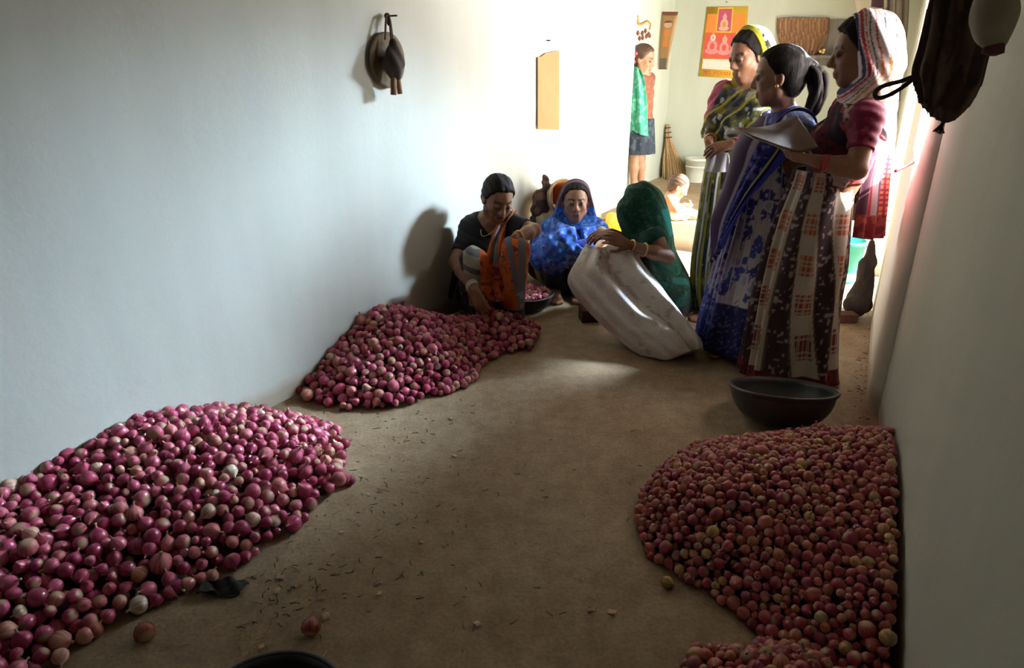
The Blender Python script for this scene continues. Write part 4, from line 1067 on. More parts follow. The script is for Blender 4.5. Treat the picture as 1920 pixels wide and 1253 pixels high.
# ---- woman under a dark green veil, facing left, holding the sack
def woman_green():
    Y0 = 3.48; A = at(Y0); s, hs = 0.95, 1.0
    J = dict(pelvis=A(1238, 545, .06), neck=A(1206, 427, .02), head=A(1202, 391, .0), fwd=(-.97, -.12, -.14),
             shL=A(1226, 448, -.15), shR=A(1200, 438, .15), elL=A(1252, 482, -.22), elR=A(1188, 458, .10), wrL=A(1180, 460, -.27), wrR=A(1146, 436, -.04),
             hipL=A(1250, 552, -.04), hipR=A(1240, 545, .14), knL=A(1196, 500, -.12), knR=A(1186, 492, .16), anL=A(1226, 584, -.06), anR=A(1210, 572, .16))
    for e in 'LR':
        J['heel' + e] = J['an' + e] * [1, 1, 0] + np.array([.03, 0, 0]); J['toe' + e] = J['heel' + e] + np.array([-.19, -.02, 0]); J['an' + e] = J['heel' + e] + np.array([0, 0, .08])
    J['handL'] = (unit(J['wrL'] - J['elL']) + np.array([0, .1, .12]), (-.1, .8, -.5), -1, .55, 1.0); J['handR'] = ((-.8, -.3, -.1), (0, .3, -.9), 1, .55, 1.0)
    t, F, inf, R, L = person('squatting woman veiled in dark green holding the mouth of the white sack', J, s, hs, root=G(1240, 588))
    c = J['head']; hl = headloc(c, R, hs)
    Hf, HL = hair_field(c, R, hs, .008); V, Q = sculpt(Hf, .006, hair_clip(c, R, hs)); mesh('hair', V, Q, M['hair'], t)
    Vf = hood_field(c, R, hs, inf, J, grow=.006, bk_r=.074)
    Vf.cap(HL(.0, 0, .045), HL(.050, 0, -.02), .090, .072, .05); Vf.cap(HL(.055, 0, -.02), HL(.05, -.01, -.17), .064, .052, .05)
    back = inf['mid'] - inf['fw'] * .025
    Vf.cap(back, np.asarray(J['pelvis']) + np.array([.025, 0, .05]), .070, .125, .10)
    Vf.cap(inf['mid'] + np.array([0, .08, -.05]), np.asarray(J['pelvis']) + np.array([-.01, .05, .05]), .09, .115, .1)
    def vc(X, D):
        q = hl(X); D = D - .0035 * np.sin(70 * (X[:, 0] + .45 * X[:, 2])) - .002 * np.sin(110 * (X[:, 0] * .5 + X[:, 2] * .3 + X[:, 1]))
        arm = np.maximum(-(X[:, 1] - (J['shL'][1] + .115)), 0) * 0
        return np.maximum(D, .20 - X[:, 2])
    def vcol(V):
        T = choose(len(V), (.007, .050, .031)); n = vnoise(V, 90); T[n > .70] = (.020, .095, .058); T[n < .3] = (.004, .032, .022)
        q = hl(V); m = (V[:, 0] > J['neck'][0] + .110 + (J['neck'][2] - V[:, 2]) * .42) & (V[:, 2] > .46) & (V[:, 2] < .60); T[m] = (.012, .15, .14); return T
    garment(t, Vf, 'veil', 0.0, vc, vcol, h=.0055)
    Bf = torso_field(inf, J, s, .22); slg = flat_sleeve(J, .22, s=s)
    garment(t, Bf, 'blouse', .010, lambda X, D: np.maximum(np.maximum(D + .0015 * np.sin(X @ np.array([80, 50, 160.])), slg(X)), neckcut(X, J, inf, .0)), lambda V: choose(len(V), (.008, .05, .035)))
    Sf = squat_field(J, s, 1.02); Sf.cap(np.asarray(J['pelvis']) + np.array([.06, -.02, .02]), G(1276, 588) + np.array([0, 0, .05]), .10, .06, .09)
    def scol(V):
        T = choose(len(V), (.006, .028, .019)); n = vnoise(V, 80); T[n > .70] = (.015, .07, .045); m = (vnoise(V, 18, 5) > .74); T[m] = (.015, .085, .07); T[V[:, 2] < .06] = (.035, .012, .03); return T
    garment(t, Sf, 'saree_lap', .004, lap_fn(None, .006, 60, 2.0), scol)
    bangles(t, J['elL'], J['wrL'], 1, 'gold', .030, .012, .01, .004); bangles(t, J['elL'], J['wrL'], 1, 'gold', .033, .085, .01, .004)
    return J
JG = woman_green()

# ---- girl leaning in the back room, and the toddler on the step
def girl():
    Y0 = 6.30; A = at(Y0); s, hs = 0.84, 1.0
    ft = G(1199, 362, PLAT); dy = ft[1] - Y0; Y0 = ft[1]; A = at(Y0)
    A0 = A; A = lambda x, y, d=0.0: A0(x - 4, y, d)
    J = dict(pelvis=A(1203, 235), neck=A(1211, 138), head=A(1211, 110, -.02), fwd=(.82, -.50, -.22),
             shL=A(1221, 148, .07), shR=A(1199, 148, -.07), elL=A(1222, 196, .10), elR=A(1194, 196, -.10), wrL=A(1214, 236, .12), wrR=A(1192, 236, -.06),
             hipL=A(1208, 242, .05), hipR=A(1198, 242, -.05), knL=A(1205, 298, .04), knR=A(1194, 298, -.04), anL=A(1206, 342, .05), anR=A(1192, 342, -.06))
    for e in 'LR':
        J['heel' + e] = J['an' + e] * [1, 1, 0] + np.array([0, 0, PLAT]); J['toe' + e] = J['heel' + e] + np.array([.13, -.10, 0]); J['an' + e] = J['heel' + e] + np.array([0, 0, .065])
    J['handL'] = ((0, 0, -1), (-1, 0, 0), 1, .3, .8); J['handR'] = ((0, 0, -1), (-1, 0, 0), -1, .3, .8)
    t, F, inf, R, L = person('smiling girl with a green cloth over her shoulder standing in the back room', J, s, hs, 'skin_light', .0065, root=ft, slim=1.0)
    c = J['head']; Hf, HL = hair_field(c, R, hs, .010); V, Q = sculpt(Hf, .007, hair_clip(c, R, hs, .85, -.526, .026)); mesh('hair', V, Q, M['hair_brown'], t)
    pony(t, [HL(-.07, -.05, -.02), HL(-.09, -.06, -.08), HL(-.08, -.06, -.15)], [.02, .03, .014], 'braid')
    parts = [lathe_pts([(.004, -.012), (.018, -.004), (.020, .004), (.006, .012)], HL(-.05 - .012 * (k % 3), -.085, .03 - .022 * k), 10, unit(R[1] + rng.normal(0, .3, 3))) for k in range(6)]
    V, Fc = merge(parts); mesh('hair_ribbon', V, Fc, M['glassred'], t)
    rows = [(222, 1186, 1220), (245, 1184, 1223), (270, 1183, 1225), (286, 1184, 1224)]
    C0 = np.array(J['pelvis'])
    Sf = Field(); Sf.cap(C0 + np.array([0, 0, .04]), C0 - np.array([0, 0, .22]), .125, .155, .02)
    garment(t, Sf, 'shorts', .0, lambda X, D: np.maximum(np.maximum(D - .006 * np.sin(np.arctan2(X[:, 1] - C0[1], X[:, 0] - C0[0]) * 11), X[:, 2] - C0[2] - .06), C0[2] - .24 - X[:, 2]), lambda V: np.where(vnoise(V, 40)[:, None] > .6, np.array([.06, .08, .11]), np.array([.03, .04, .055])))
    Ff = Field(); Ff.ell(C0 + (np.array(J['neck']) - C0) * .62, inf['Rt'], np.array([.082, .115, .17]), .04); Ff.cap(C0 + np.array([0, 0, .12]), C0, .095, .105, .05); Ff.cap(J['shL'], J['shR'], .045, None, .04)
    garment(t, Ff, 'frock', .010, lambda X, D: np.maximum(D - .003 * np.sin(X @ np.array([70, 40, 60.])), neckcut(X, J, inf, .02)), lambda V: np.where(vnoise(V, 50)[:, None] > .6, np.array([.30, .115, .07]), np.array([.24, .085, .055])))
    ctrl = [[A(1186, 122, .05), A(1194, 124, -.06), A(1206, 132, -.12)], [A(1186, 150, .0), A(1198, 150, -.14), A(1212, 150, -.15)], [A(1186, 190, -.02), A(1200, 190, -.16), A(1216, 190, -.14)], [A(1186, 225, -.02), A(1201, 228, -.17), A(1217, 228, -.14)], [A(1188, 246, -.02), A(1204, 252, -.17), A(1218, 256, -.14)]]
    sheet(t, ctrl, lambda u, v, X: np.where(vnoise(X, 50)[:, None] > .62, np.array([.20, .55, .40]), np.array([.06, .36, .24])), folds=lambda u, v: .010 * np.sin(u * 17 + v), push=F, margin=.012, nu=44, nv=70, name='shoulder_cloth')
girl()
def toddler():
    g0 = G(1262, 411, PLAT); Y0 = g0[1]; A = at(Y0); s, hs = 0.50, 0.78
    pel = g0 + np.array([-.03, .02, .055])
    J = dict(pelvis=pel, neck=A(1259, 364), head=A(1273, 349, -.01), fwd=(.88, -.18, -.50), hup=(.2, 0, 1),
             shL=A(1261, 373, .055), shR=A(1256, 374, -.06), elL=A(1270, 392, .07), elR=A(1268, 394, -.08), wrL=A(1281, 384, .04), wrR=A(1282, 386, -.04),
             hipL=pel + np.array([.03, .045, -.005]), hipR=pel + np.array([.03, -.05, -.005]))
    for e, o in (('L', .07), ('R', -.055)):
        J['kn' + e] = pel + np.array([.145, o, -.012]); J['an' + e] = pel + np.array([.25, o * .9, -.026]); J['heel' + e] = J['an' + e] * [1, 1, 0] + np.array([.01, 0, PLAT]); J['toe' + e] = J['heel' + e] + np.array([.075, -.01, .05])
    J['handL'] = ((.8, -.4, .2), (0, -.3, .9), -1, .7, 1.0); J['handR'] = ((.8, .4, .2), (0, .3, .9), 1, .7, 1.0)
    t, F, inf, R, L = person('small bare chested child sitting on the step with legs stretched out', J, s, hs, 'skin_light', .0048, root=g0, slim=1.0)
    c = J['head']; Hf, HL = hair_field(c, R, hs, .006); V, Q = sculpt(Hf, .006, hair_clip(c, R, hs, .85, -.526, .016)); mesh('hair', V, Q, M['hair_brown'], t)
    Df = Field(); Df.cap(pel + np.array([0, 0, .01]), pel + np.array([0, 0, .02]), .085, .078, .03)
    for e in 'LR': Df.cap(J['hip' + e], J['hip' + e] * .45 + J['kn' + e] * .55, .056, .05, .03)
    garment(t, Df, 'cloth_nappy', .004, lambda X, D: np.maximum(D - .002 * np.sin(X @ np.array([90, 0, 140.])), PLAT + .003 - X[:, 2]), lambda V: np.where(vnoise(V, 60)[:, None] > .62, np.array([.5, .38, .2]), np.array([.62, .58, .50])), h=.005)
    o = mesh('cloth_scrap', *lathe_pts([(.006, -.02), (.024, -.012), (.030, .0), (.018, .014), (.004, .02)], (np.array(J['wrL']) + J['wrR']) / 2 + np.array([.045, 0, .004]), 14, (.3, .2, 1)), M['cream_cloth'], origin=g0)
    tag(o, 'white scrap of cloth held in the seated child\'s hands', 'cloth')
toddler()

# ------------------------------------------------------------------ things on the floor and walls
def sack():
    """white woven sack, mouth held up by the woman, bottom resting on the floor"""
    Y0 = 3.25; A = at(Y0)
    # rows: left-edge pixel, right-edge pixel, depth of the middle, half thickness
    rows = [((1096, 462), (1196, 470), .08, .10), ((1086, 478), (1206, 496), .06, .11), ((1064, 528), (1232, 530), -.02, .13), ((1096, 575), (1258, 566), -.12, .14), ((1140, 618), (1286, 604), -.22, .14), ((1178, 650), (1306, 628), -.30, .13), ((1212, 672), (1318, 645), -.36, .11), ((1248, 680), (1316, 652), -.38, .06)]
    C_, a_, b_ = [], [], []
    for (xl, yl), (xr, yr), d, h_ in rows:
        l, r = A(xl, yl, d), A(xr, yr, d); C_.append((l + r) / 2); a_.append((r - l) / 2); b_.append(h_)
    n = len(C_); nv, nu = 110, 120
    C_, a_, b_ = catmull(np.array(C_), nv), catmull(np.array(a_), nv), catmull(np.array(b_)[:, None], nv)
    ax = np.gradient(C_, axis=0); ax /= np.linalg.norm(ax, axis=1, keepdims=True)
    bn = np.cross(a_, ax); bn /= np.linalg.norm(bn, axis=1, keepdims=True)
    bn = np.where((bn[:, 1:2] > 0), -bn, bn)                      # towards the camera side
    th_ = np.linspace(0, 2 * math.pi, nu, endpoint=False)[None, :]; v = np.linspace(0, 1, nv)[:, None]
    tri = lambda x: np.abs(np.mod(x / math.pi, 2) - 1) * 2 - 1
    fold = .010 * tri(7 * th_ - 4 * v + .8 * np.sin(5 * v)) * (1 - v * .5) + .005 * np.sin(15 * th_ + 9 * v + 2 * np.sin(6 * v)) + .004 * np.sin(40 * v + 5 * th_) * v
    rg = lambda c, w: np.maximum(1 - np.abs(th_ - c) / w, 0)
    fold = fold + .050 * rg(1.38 - .52 * v, .30) - .050 * rg(1.80 - .62 * v, .22) * (1 - .6 * v) + .026 * rg(2.15 - .70 * v, .24) * (1 - .7 * v) - .020 * rg(.85 - .25 * v, .25)
    ca, sa = np.cos(th_), np.sin(th_)
    X = C_[:, None] + a_[:, None] * (np.sign(ca) * np.abs(ca) ** .8)[..., None] + bn[:, None] * ((b_ * np.sign(sa) * np.abs(sa) ** 1.35) * .9 + fold * np.abs(sa))[..., None] + unit(a_[0])[None, None] * (fold * .4 * ca)[..., None]
    X[0, :, 2] += .012 * np.sin(th_[0] * 5); X[..., 2] = np.maximum(X[..., 2], .006 + .002 * np.abs(np.sin(th_ * 4)))
    Xi = X - (X - C_[:, None]) / np.linalg.norm(X - C_[:, None], axis=-1, keepdims=True) * .006
    f = grid_faces(nv, nu, True); N = nv * nu
    rim = np.array([[j, (j + 1) % nu, (j + 1) % nu + N, j + N] for j in range(nu)])
    ve = np.vstack([X.reshape(-1, 3), Xi.reshape(-1, 3), C_[-1:], C_[-1:] + ax[-1] * -.006])
    cap1 = np.array([[(nv - 1) * nu + j, (nv - 1) * nu + (j + 1) % nu, 2 * N, 2 * N] for j in range(nu)])
    faces = [tuple(q) for q in np.vstack([f[:, ::-1], f + N, rim])] + [(int(q[1]), int(q[0]), int(q[2])) for q in cap1]
    n3 = vnoise(X.reshape(-1, 3), 9); n4 = vnoise(X.reshape(-1, 3), 30, 2)
    T = choose(N, (.86, .83, .82)); T[n3 > .66] = (.80, .74, .72); T[(n4 > .80)] = (.62, .53, .49)
    seam = (np.abs(th_ - (1.75 - .55 * v)) < .025).ravel(); T[seam & (n4 > .3)] = (.46, .36, .32)
    seam = (np.abs(th_ - (2.02 - .60 * v)) < .02).ravel() & (np.broadcast_to(v, X.shape[:2]).ravel() < .75); T[seam & (n4 > .35)] = (.48, .36, .32)
    o = mesh('sack', ve, faces, M['sack'], origin=G(1255, 675), col=np.vstack([T, T * .8, choose(2, (.4, .36, .33))]))
    tag(o, 'large white woven sack held open at the top, its bottom resting on the floor', 'sack')
sack()

def folder():
    Y0 = 2.66; A = at(Y0)
    ctrl = [[A(1377, 240, .02), A(1408, 241, .06), A(1440, 237, .10), A(1468, 228, .10), A(1494, 218, .08)],
            [A(1394, 247, -.06), A(1420, 251, -.05), A(1452, 254, -.04), A(1480, 252, -.04), A(1512, 242, -.05)],
            [A(1412, 256, -.13), A(1440, 266, -.14), A(1466, 276, -.14), A(1498, 285, -.15), A(1534, 276, -.16)]]
    g = catmull(np.array(ctrl), 14); g = np.swapaxes(catmull(np.swapaxes(g, 0, 1), 30), 0, 1)
    t = thing('folder', 'open dark brown paper folder held out by the woman in the red and white hood', 'folder', A(1470, 255, -.05))
    V, Fq = thick_grid(g, .006); mesh('cover', V, Fq, M['foldercover'], t)
    n = grid_normals(g); sgn = np.sign(n[..., 2:3].mean()); g2 = g - n * sgn * .006; g2 = g2[1:-1, 1:-1]
    V, Fq = thick_grid(g2, .004); mesh('pages', V, Fq, M['paper'], t)
M['foldercover'] = simple('dark_card', (0.16, 0.105, 0.085), (0.12, 0.075, 0.06), 20, 0.7, 0.1)
M['paper'] = simple('paper', (0.58, 0.54, 0.46), (0.52, 0.48, 0.40), 20, 0.8, 0.05)
folder()

def bowl(label, c, R_, H_, mat, base=.55, t_=.010, name='iron_basin', group=None, up=(0, 0, 1)):
    up = unit(up)
    t = thing(name, label, 'basin', c, group)
    n = 9; out = [(R_ * (base + (1 - base) * math.sin(math.pi / 2 * (k / n)) ** .8), H_ * (1 - math.cos(math.pi / 2 * (k / n))) ** .75 if k else 0.0) for k in range(n + 1)]
    inn = [(max(r - t_, .01), z + t_ * .8) for r, z in out[::-1]]; inn[0] = (R_ - t_, H_)
    v, f = lathe_pts([(.002, 0)] + out + [(R_ + .006, H_ + .003), (R_ + .004, H_ + .008), (R_ - t_, H_ + .006)] + inn[1:] + [(.002, t_)], c, 64, up); mesh('bowl', v, f, mat, t)
    v, f = torus_pts(np.asarray(c) + up * (H_ + .004), up, R_ + .004, .007, 64, 8); mesh('rim', v, f, mat, t)
    return t
bc = P(1470, 745, 2.33); bc = G(1468, 795)
bowl('empty black iron basin on the floor behind the small onion heap', G(1469, 777, .06) * [1, 1, 0] + np.array([0, .02, .022]), .188, .122, M['iron'], .50, up=(.03, .24, .97))
bowl('black basin in the near foreground, only its rim in view', G(528, 1253, .10) * [1, 1, 0] + np.array([0.0, -.105, 0]), .150, .085, M['iron'])
LB = G(985, 592) + np.array([.0, .13, 0])
bowl('dark bowl filled with onion pieces at the feet of the woman in orange', LB, .155, .085, M['iron'])

# ------------------------------------------------------------------ onions
def onion_mesh(seg=12, elong=1.0, neck=.30, name='onion_shape'):
    prof = [(.06, -.50), (.20, -.485), (.38, -.40), (.485, -.22), (.50, -.02), (.44, .20), (.28, .37), (.13, .47), (.075, .56), (.055, .56 + neck * .5), (.085, .56 + neck)]
    zs = np.array([p[1] for p in prof]); vv = (zs - zs[0]) / (zs[-1] - zs[0])
    V = []; UV = []
    for i, (r, z) in enumerate(prof):
        for k in range(seg):
            w = 2 * math.pi * k / seg; rr = r * (1 + .03 * math.sin(3 * w + i)); V.append((rr * math.cos(w), rr * math.sin(w), z * elong)); UV.append((k / seg, vv[i]))
    m = len(prof); Fq = np.array([(i * seg + k, i * seg + (k + 1) % seg, (i + 1) * seg + (k + 1) % seg, (i + 1) * seg + k) for i in range(m - 1) for k in range(seg)])
    return np.array(V), Fq, np.array(UV)
ON_V, ON_F, ON_UV = onion_mesh(10, .95, .22)
SO_V, SO_F, SO_UV = onion_mesh(8, 1.05, .16)
def onion_data(name, V, Fq, UV, mat, cap=True):
    me = bpy.data.meshes.new(name)
    faces = [tuple(int(i) for i in q) for q in Fq]; n = int(Fq[0][1] - 0) ; seg = len(V) // 11
    faces += [tuple(range(seg))[::-1], tuple(range(10 * seg, 11 * seg))]
    me.from_pydata([tuple(v) for v in V], [], faces); me.update(); me.polygons.foreach_set('use_smooth', np.ones(len(me.polygons), bool))
    lay = me.uv_layers.new(name='UVMap'); li = np.empty(len(me.loops), np.int32); me.loops.foreach_get('vertex_index', li); lay.data.foreach_set('uv', UV[li].astype(np.float32).ravel())
    me.materials.append(mat); return me
def rot_rand(tilt=None):
    q = rng.normal(0, 1, 4); q /= np.linalg.norm(q); w, x, y, z = q
    return np.array([[1 - 2 * (y * y + z * z), 2 * (x * y - z * w), 2 * (x * z + y * w)], [2 * (x * y + z * w), 1 - 2 * (x * x + z * z), 2 * (y * z - x * w)], [2 * (x * z - y * w), 2 * (y * z + x * w), 1 - 2 * (x * x + y * y)]])
def inside(poly, p):
    x, y = p[:, 0], p[:, 1]; r = np.zeros(len(p), bool); n = len(poly)
    for i in range(n):
        (x1, y1), (x2, y2) = poly[i][:2], poly[(i + 1) % n][:2]
        c = ((y1 > y) != (y2 > y)) & (x < (x2 - x1) * (y - y1) / (y2 - y1 + 1e-12) + x1); r ^= c
    return r
def dist_poly(pts, line):
    d = np.full(len(pts), 9.0)
    for a, b in zip(line[:-1], line[1:]):
        a, b = np.asarray(a[:2]), np.asarray(b[:2]); ab = b - a; t = np.clip(((pts - a) @ ab) / (ab @ ab), 0, 1); d = np.minimum(d, np.linalg.norm(pts - a - t[:, None] * ab, axis=1))
    return d
def heap(poly, openline, hfun, d0, dvar, layers=((0.0, .80), (-.62, .86)), ntry=30000):
    """random packing on a heap whose plan is poly and whose height is hfun(xy, distance to the open edge)"""
    poly = [np.asarray(q)[:2] for q in poly]; lo = np.min(poly, 0); hi = np.max(poly, 0); out = []
    cell = d0 * 1.3; hashg = {}
    for lev, gap in layers:
        p = lo + rng.random((ntry, 2)) * (hi - lo); p = p[inside(poly, p)]
        h_ = hfun(p, dist_poly(p, openline)); di = d0 * np.exp(rng.normal(0, dvar, len(p))); di = np.clip(di, d0 * .6, d0 * 1.5)
        z = np.maximum(h_ + d0 * lev + rng.normal(0, .10, len(p)) * d0, di * .5)
        for i in range(len(p)):
            if lev < 0 and h_[i] < d0 * .9: continue
            c = np.array([p[i, 0], p[i, 1], z[i]]); k = tuple((c / cell).astype(int)); ok = True
            for a in (-1, 0, 1):
                for b in (-1, 0, 1):
                    for e in (-1, 0, 1):
                        for q in hashg.get((k[0] + a, k[1] + b, k[2] + e), ()):
                            if (c[0] - q[0]) ** 2 + (c[1] - q[1]) ** 2 + (c[2] - q[2]) ** 2 < (gap * (di[i] + q[3]) / 2) ** 2: ok = False; break
                        if not ok: break
                    if not ok: break
                if not ok: break
            if ok: hashg.setdefault(k, []).append((*c, di[i])); out.append((*c, di[i], lev))
    return np.array(out)
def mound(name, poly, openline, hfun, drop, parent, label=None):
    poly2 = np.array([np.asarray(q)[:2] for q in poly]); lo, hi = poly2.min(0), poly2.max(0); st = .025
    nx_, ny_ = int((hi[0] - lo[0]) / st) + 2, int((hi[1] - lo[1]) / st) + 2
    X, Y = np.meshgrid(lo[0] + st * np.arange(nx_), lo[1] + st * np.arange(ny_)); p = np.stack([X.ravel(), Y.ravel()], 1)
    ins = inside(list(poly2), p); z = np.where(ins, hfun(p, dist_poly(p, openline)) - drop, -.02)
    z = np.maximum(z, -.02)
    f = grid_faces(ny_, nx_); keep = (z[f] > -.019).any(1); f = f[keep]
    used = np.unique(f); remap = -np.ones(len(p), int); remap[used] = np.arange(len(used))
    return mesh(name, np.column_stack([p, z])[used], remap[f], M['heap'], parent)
def build_stuff(name, on, Vt, Ft, UVt, mat, label, cat, parent=None):
    n = len(on); k = len(Vt); V = np.empty((n * k, 3)); rnd = np.empty(n * k)
    for i, q in enumerate(on):
        V[i * k:(i + 1) * k] = (Vt * q[3] * np.array([1, 1, rng.uniform(.85, 1.12)])) @ rot_rand().T + q[:3]; rnd[i * k:(i + 1) * k] = rng.random()
    Fq = (Ft[None] + (np.arange(n) * k)[:, None, None]).reshape(-1, 4); base = on[:, :3].mean(0) * [1, 1, 0]
    V[:, 2] = np.maximum(V[:, 2], .001)
    o = mesh(name, V, Fq, mat, parent, uv=np.tile(UVt, (n, 1)), origin=None if parent is not None else base)
    at_ = o.data.attributes.new('rnd', 'FLOAT', 'POINT'); at_.data.foreach_set('value', rnd.astype(np.float32))
    tag(o, label, cat, None, 'stuff'); return o
def on_screen(q, m=-.01):
    e = q[:3] - EYE; cz = e[1] * CP - e[2] * SP; x = 960 + FOC * e[0] / cz; y = 626.5 + FOC * -(e[1] * SP + e[2] * CP) / cz
    return (-15 < x < 1935) and (-15 < y < 1268)
def heap_objects(on, n, me, name, label, cat, group):
    """the n onions of the top layer that show largest become objects; returns the rest"""
    vis = np.array([on_screen(q) and q[4] >= 0 for q in on]); dist = np.linalg.norm(on[:, :3] - EYE, axis=1) / on[:, 3]
    idx = np.where(vis)[0]; idx = idx[np.argsort(dist[idx])][:n]
    for i in idx:
        q = on[i]; o = bpy.data.objects.new(name, me); COL.objects.link(o); o.location = q[:3]
        o.rotation_euler = Matrix(rot_rand().tolist()).to_euler(); o.scale = (q[3], q[3], q[3] * rng.uniform(.85, 1.12)); tag(o, label, cat, group)
    m = np.ones(len(on), bool); m[idx] = False; return on[m]
ME_ON = onion_data('onion', ON_V, ON_F, ON_UV, M['onion']); ME_SO = onion_data('small_onion', SO_V, SO_F, SO_UV, M['seed_onion'])

# heap A: near left wall
def Lxy(s, o): return lw(s, o)
openA = [lw(.0, .0), G(505, 787), G(560, 788), G(632, 810), G(652, 836), G(640, 890), G(655, 915), G(585, 960), G(575, 985), G(500, 1035), G(430, 1075), G(335, 1130), G(250, 1155), G(170, 1205), G(110, 1253), G(40, 1320), lw(-2.3, .50)]
polyA = openA + [lw(-2.3, .012)]
def hA(p, d):
    s = (p - LP[:2]) @ LD[:2]; o = (p - LP[:2]) @ LN[:2]
    H_ = .165 - .055 / (1 + np.exp((s + 1.05) / .12)) + .035 * np.exp(-((s + .36) / .25) ** 2) - .03 * np.exp(-((s + .02) / .2) ** 2)
    return H_ * (1 - np.exp(-d / .26)) * 1.15 + .012 * np.sin(p[:, 0] * 9) * np.sin(p[:, 1] * 11) + .012
heA = heap(polyA, openA, hA, .0395, .19)
# heap B: further along the left wall
openB = [lw(.16, .0), G(585, 756), G(652, 770), G(735, 768), G(808, 748), G(885, 725), G(905, 690), G(940, 665), G(1000, 658), G(1012, 622), G(960, 600), G(905, 590), lw(1.05, .13), lw(1.12, .0)]
polyB = openB + [lw(1.10, .010), lw(.2, .010)]
def hB(p, d):
    s = (p - LP[:2]) @ LD[:2]; o = (p - LP[:2]) @ LN[:2]
    H_ = .20 + .06 * np.exp(-((s - .75) / .25) ** 2)
    return H_ * (1 - np.exp(-d / .28)) * 1.10 + .010 * np.sin(p[:, 0] * 10) + .012
heB = heap(polyB, openB, hB, .040, .18)
# heap C: small onions along the right wall;  heap D: nearest, bottom right
NW = lambda s, z=0: rw(s, .045 + .03 * min(1, -s / .9) - .008 if s < 0 else .03, z)
openC = [NW(-.22), G(1600, 824), G(1560, 826), G(1400, 835), G(1300, 838), G(1248, 875), G(1205, 930), G(1192, 985), G(1215, 1045), G(1290, 1095), G(1372, 1150), G(1425, 1192), G(1450, 1235), NW(-1.62)]
polyC = openC + [NW(-.24)]
def hC(p, d):
    s = (p - RP[:2]) @ RD[:2]
    return (.215 - .04 * np.exp(-((s + 1.4) / .4) ** 2)) * (1 - np.exp(-d / .24)) * 1.15 + .012 * np.sin(p[:, 0] * 8 + p[:, 1] * 6) + .010
heC = heap(polyC, openC, hC, .0295, .20, ntry=60000)
openD = [NW(-1.50), G(1500, 1214), G(1400, 1222), G(1300, 1226), G(1285, 1260), G(1270, 1330), NW(-2.5)]
polyD = openD + [NW(-2.4)]
def hD(p, d): return .16 * (1 - np.exp(-d / .16)) * 1.1 + .012
heD = heap(polyD, openD, hD, .0295, .20, ntry=30000)
for nm_, po, op, hf, dr in (('heapA', polyA, openA, hA, .05), ('heapB', polyB, openB, hB, .05), ('heapC', polyC, openC, hC, .034), ('heapD', polyD, openD, hD, .034)): pass
print('onions', len(heA), len(heB), len(heC), len(heD))
restA = heap_objects(heA, 300, ME_ON, 'onion', 'red onion lying in the heap along the left wall nearest the camera', 'onion', 'red onions of the near left heap')
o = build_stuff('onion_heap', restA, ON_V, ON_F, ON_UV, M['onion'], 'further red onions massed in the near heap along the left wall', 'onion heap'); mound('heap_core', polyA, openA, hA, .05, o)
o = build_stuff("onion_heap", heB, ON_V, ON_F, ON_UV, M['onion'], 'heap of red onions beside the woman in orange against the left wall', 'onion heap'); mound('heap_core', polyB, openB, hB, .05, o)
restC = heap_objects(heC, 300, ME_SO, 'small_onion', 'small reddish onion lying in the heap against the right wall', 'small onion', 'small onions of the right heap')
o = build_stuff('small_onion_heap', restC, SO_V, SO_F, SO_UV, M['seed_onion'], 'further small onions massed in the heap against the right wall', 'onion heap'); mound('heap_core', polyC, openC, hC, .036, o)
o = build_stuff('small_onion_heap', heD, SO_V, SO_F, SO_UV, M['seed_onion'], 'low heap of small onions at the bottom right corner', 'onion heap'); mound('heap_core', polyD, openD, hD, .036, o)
bp_ = np.array([[LB[0] + r * math.cos(a), LB[1] + r * math.sin(a), .085 + .03 * (1 - r / .14) + rng.normal(0, .004), .030, 0] for r, a in [(.135 * math.sqrt(rng.random()), rng.random() * 6.28) for _ in range(150)]])
build_stuff('onion_pieces', bp_, SO_V, SO_F, SO_UV, M['onion'], 'trimmed red onions filling the dark bowl of the woman in orange', 'onions')

# ------------------------------------------------------------------ walls: hung things
def plane_pt(fn, off_n, off):                                   # a point of a wall shifted off its face
    return fn + off_n * off
def wall_card(name, label, cat, corners, n, th_, mat, group=None, bend=0.0):
    """a flat card hung on a wall: corners tl tr br bl (on the wall), pushed out along n"""
    c = [np.asarray(q) + n * (th_ / 2 + .004) for q in corners]; nu = nv = 12
    u = np.linspace(0, 1, nu)[None, :, None]; v = np.linspace(0, 1, nv)[:, None, None]
    g = (1 - v) * ((1 - u) * c[0] + u * c[1]) + v * ((1 - u) * c[3] + u * c[2]); g = g + n * bend * (np.sin(math.pi * u) * .6 + v * 1.0)
    V, Fq = thick_grid(g, th_); o = mesh(name, V, Fq, mat, smooth=False, origin=c[0]); return tag(o, label, cat, group)
def frame_quad(corners):
    c = [np.asarray(q) for q in corners]
    return lambda u, v: (1 - v) * ((1 - u) * c[0] + u * c[1]) + v * ((1 - u) * c[3] + u * c[2])
def flat_print(name, parent, pt, poly, n, off, mat):
    """a printed flat shape: poly in (u, v) of the card"""
    V = [pt(u, v) + n * off for u, v in poly]; V += [q + n * .0006 for q in V]; k = len(poly)
    return mesh(name, V, [tuple(range(k, 2 * k)), tuple(range(k))[::-1]] + [(i, (i + 1) % k, k + (i + 1) % k, k + i) for i in range(k)], mat, parent, smooth=False)
def ring_poly(cu, cv, ru, rv, n=16, a0=0, a1=6.2832): return [(cu + ru * math.cos(a), cv + rv * math.sin(a)) for a in np.linspace(a0, a1, n, endpoint=a1 - a0 < 6.2)]
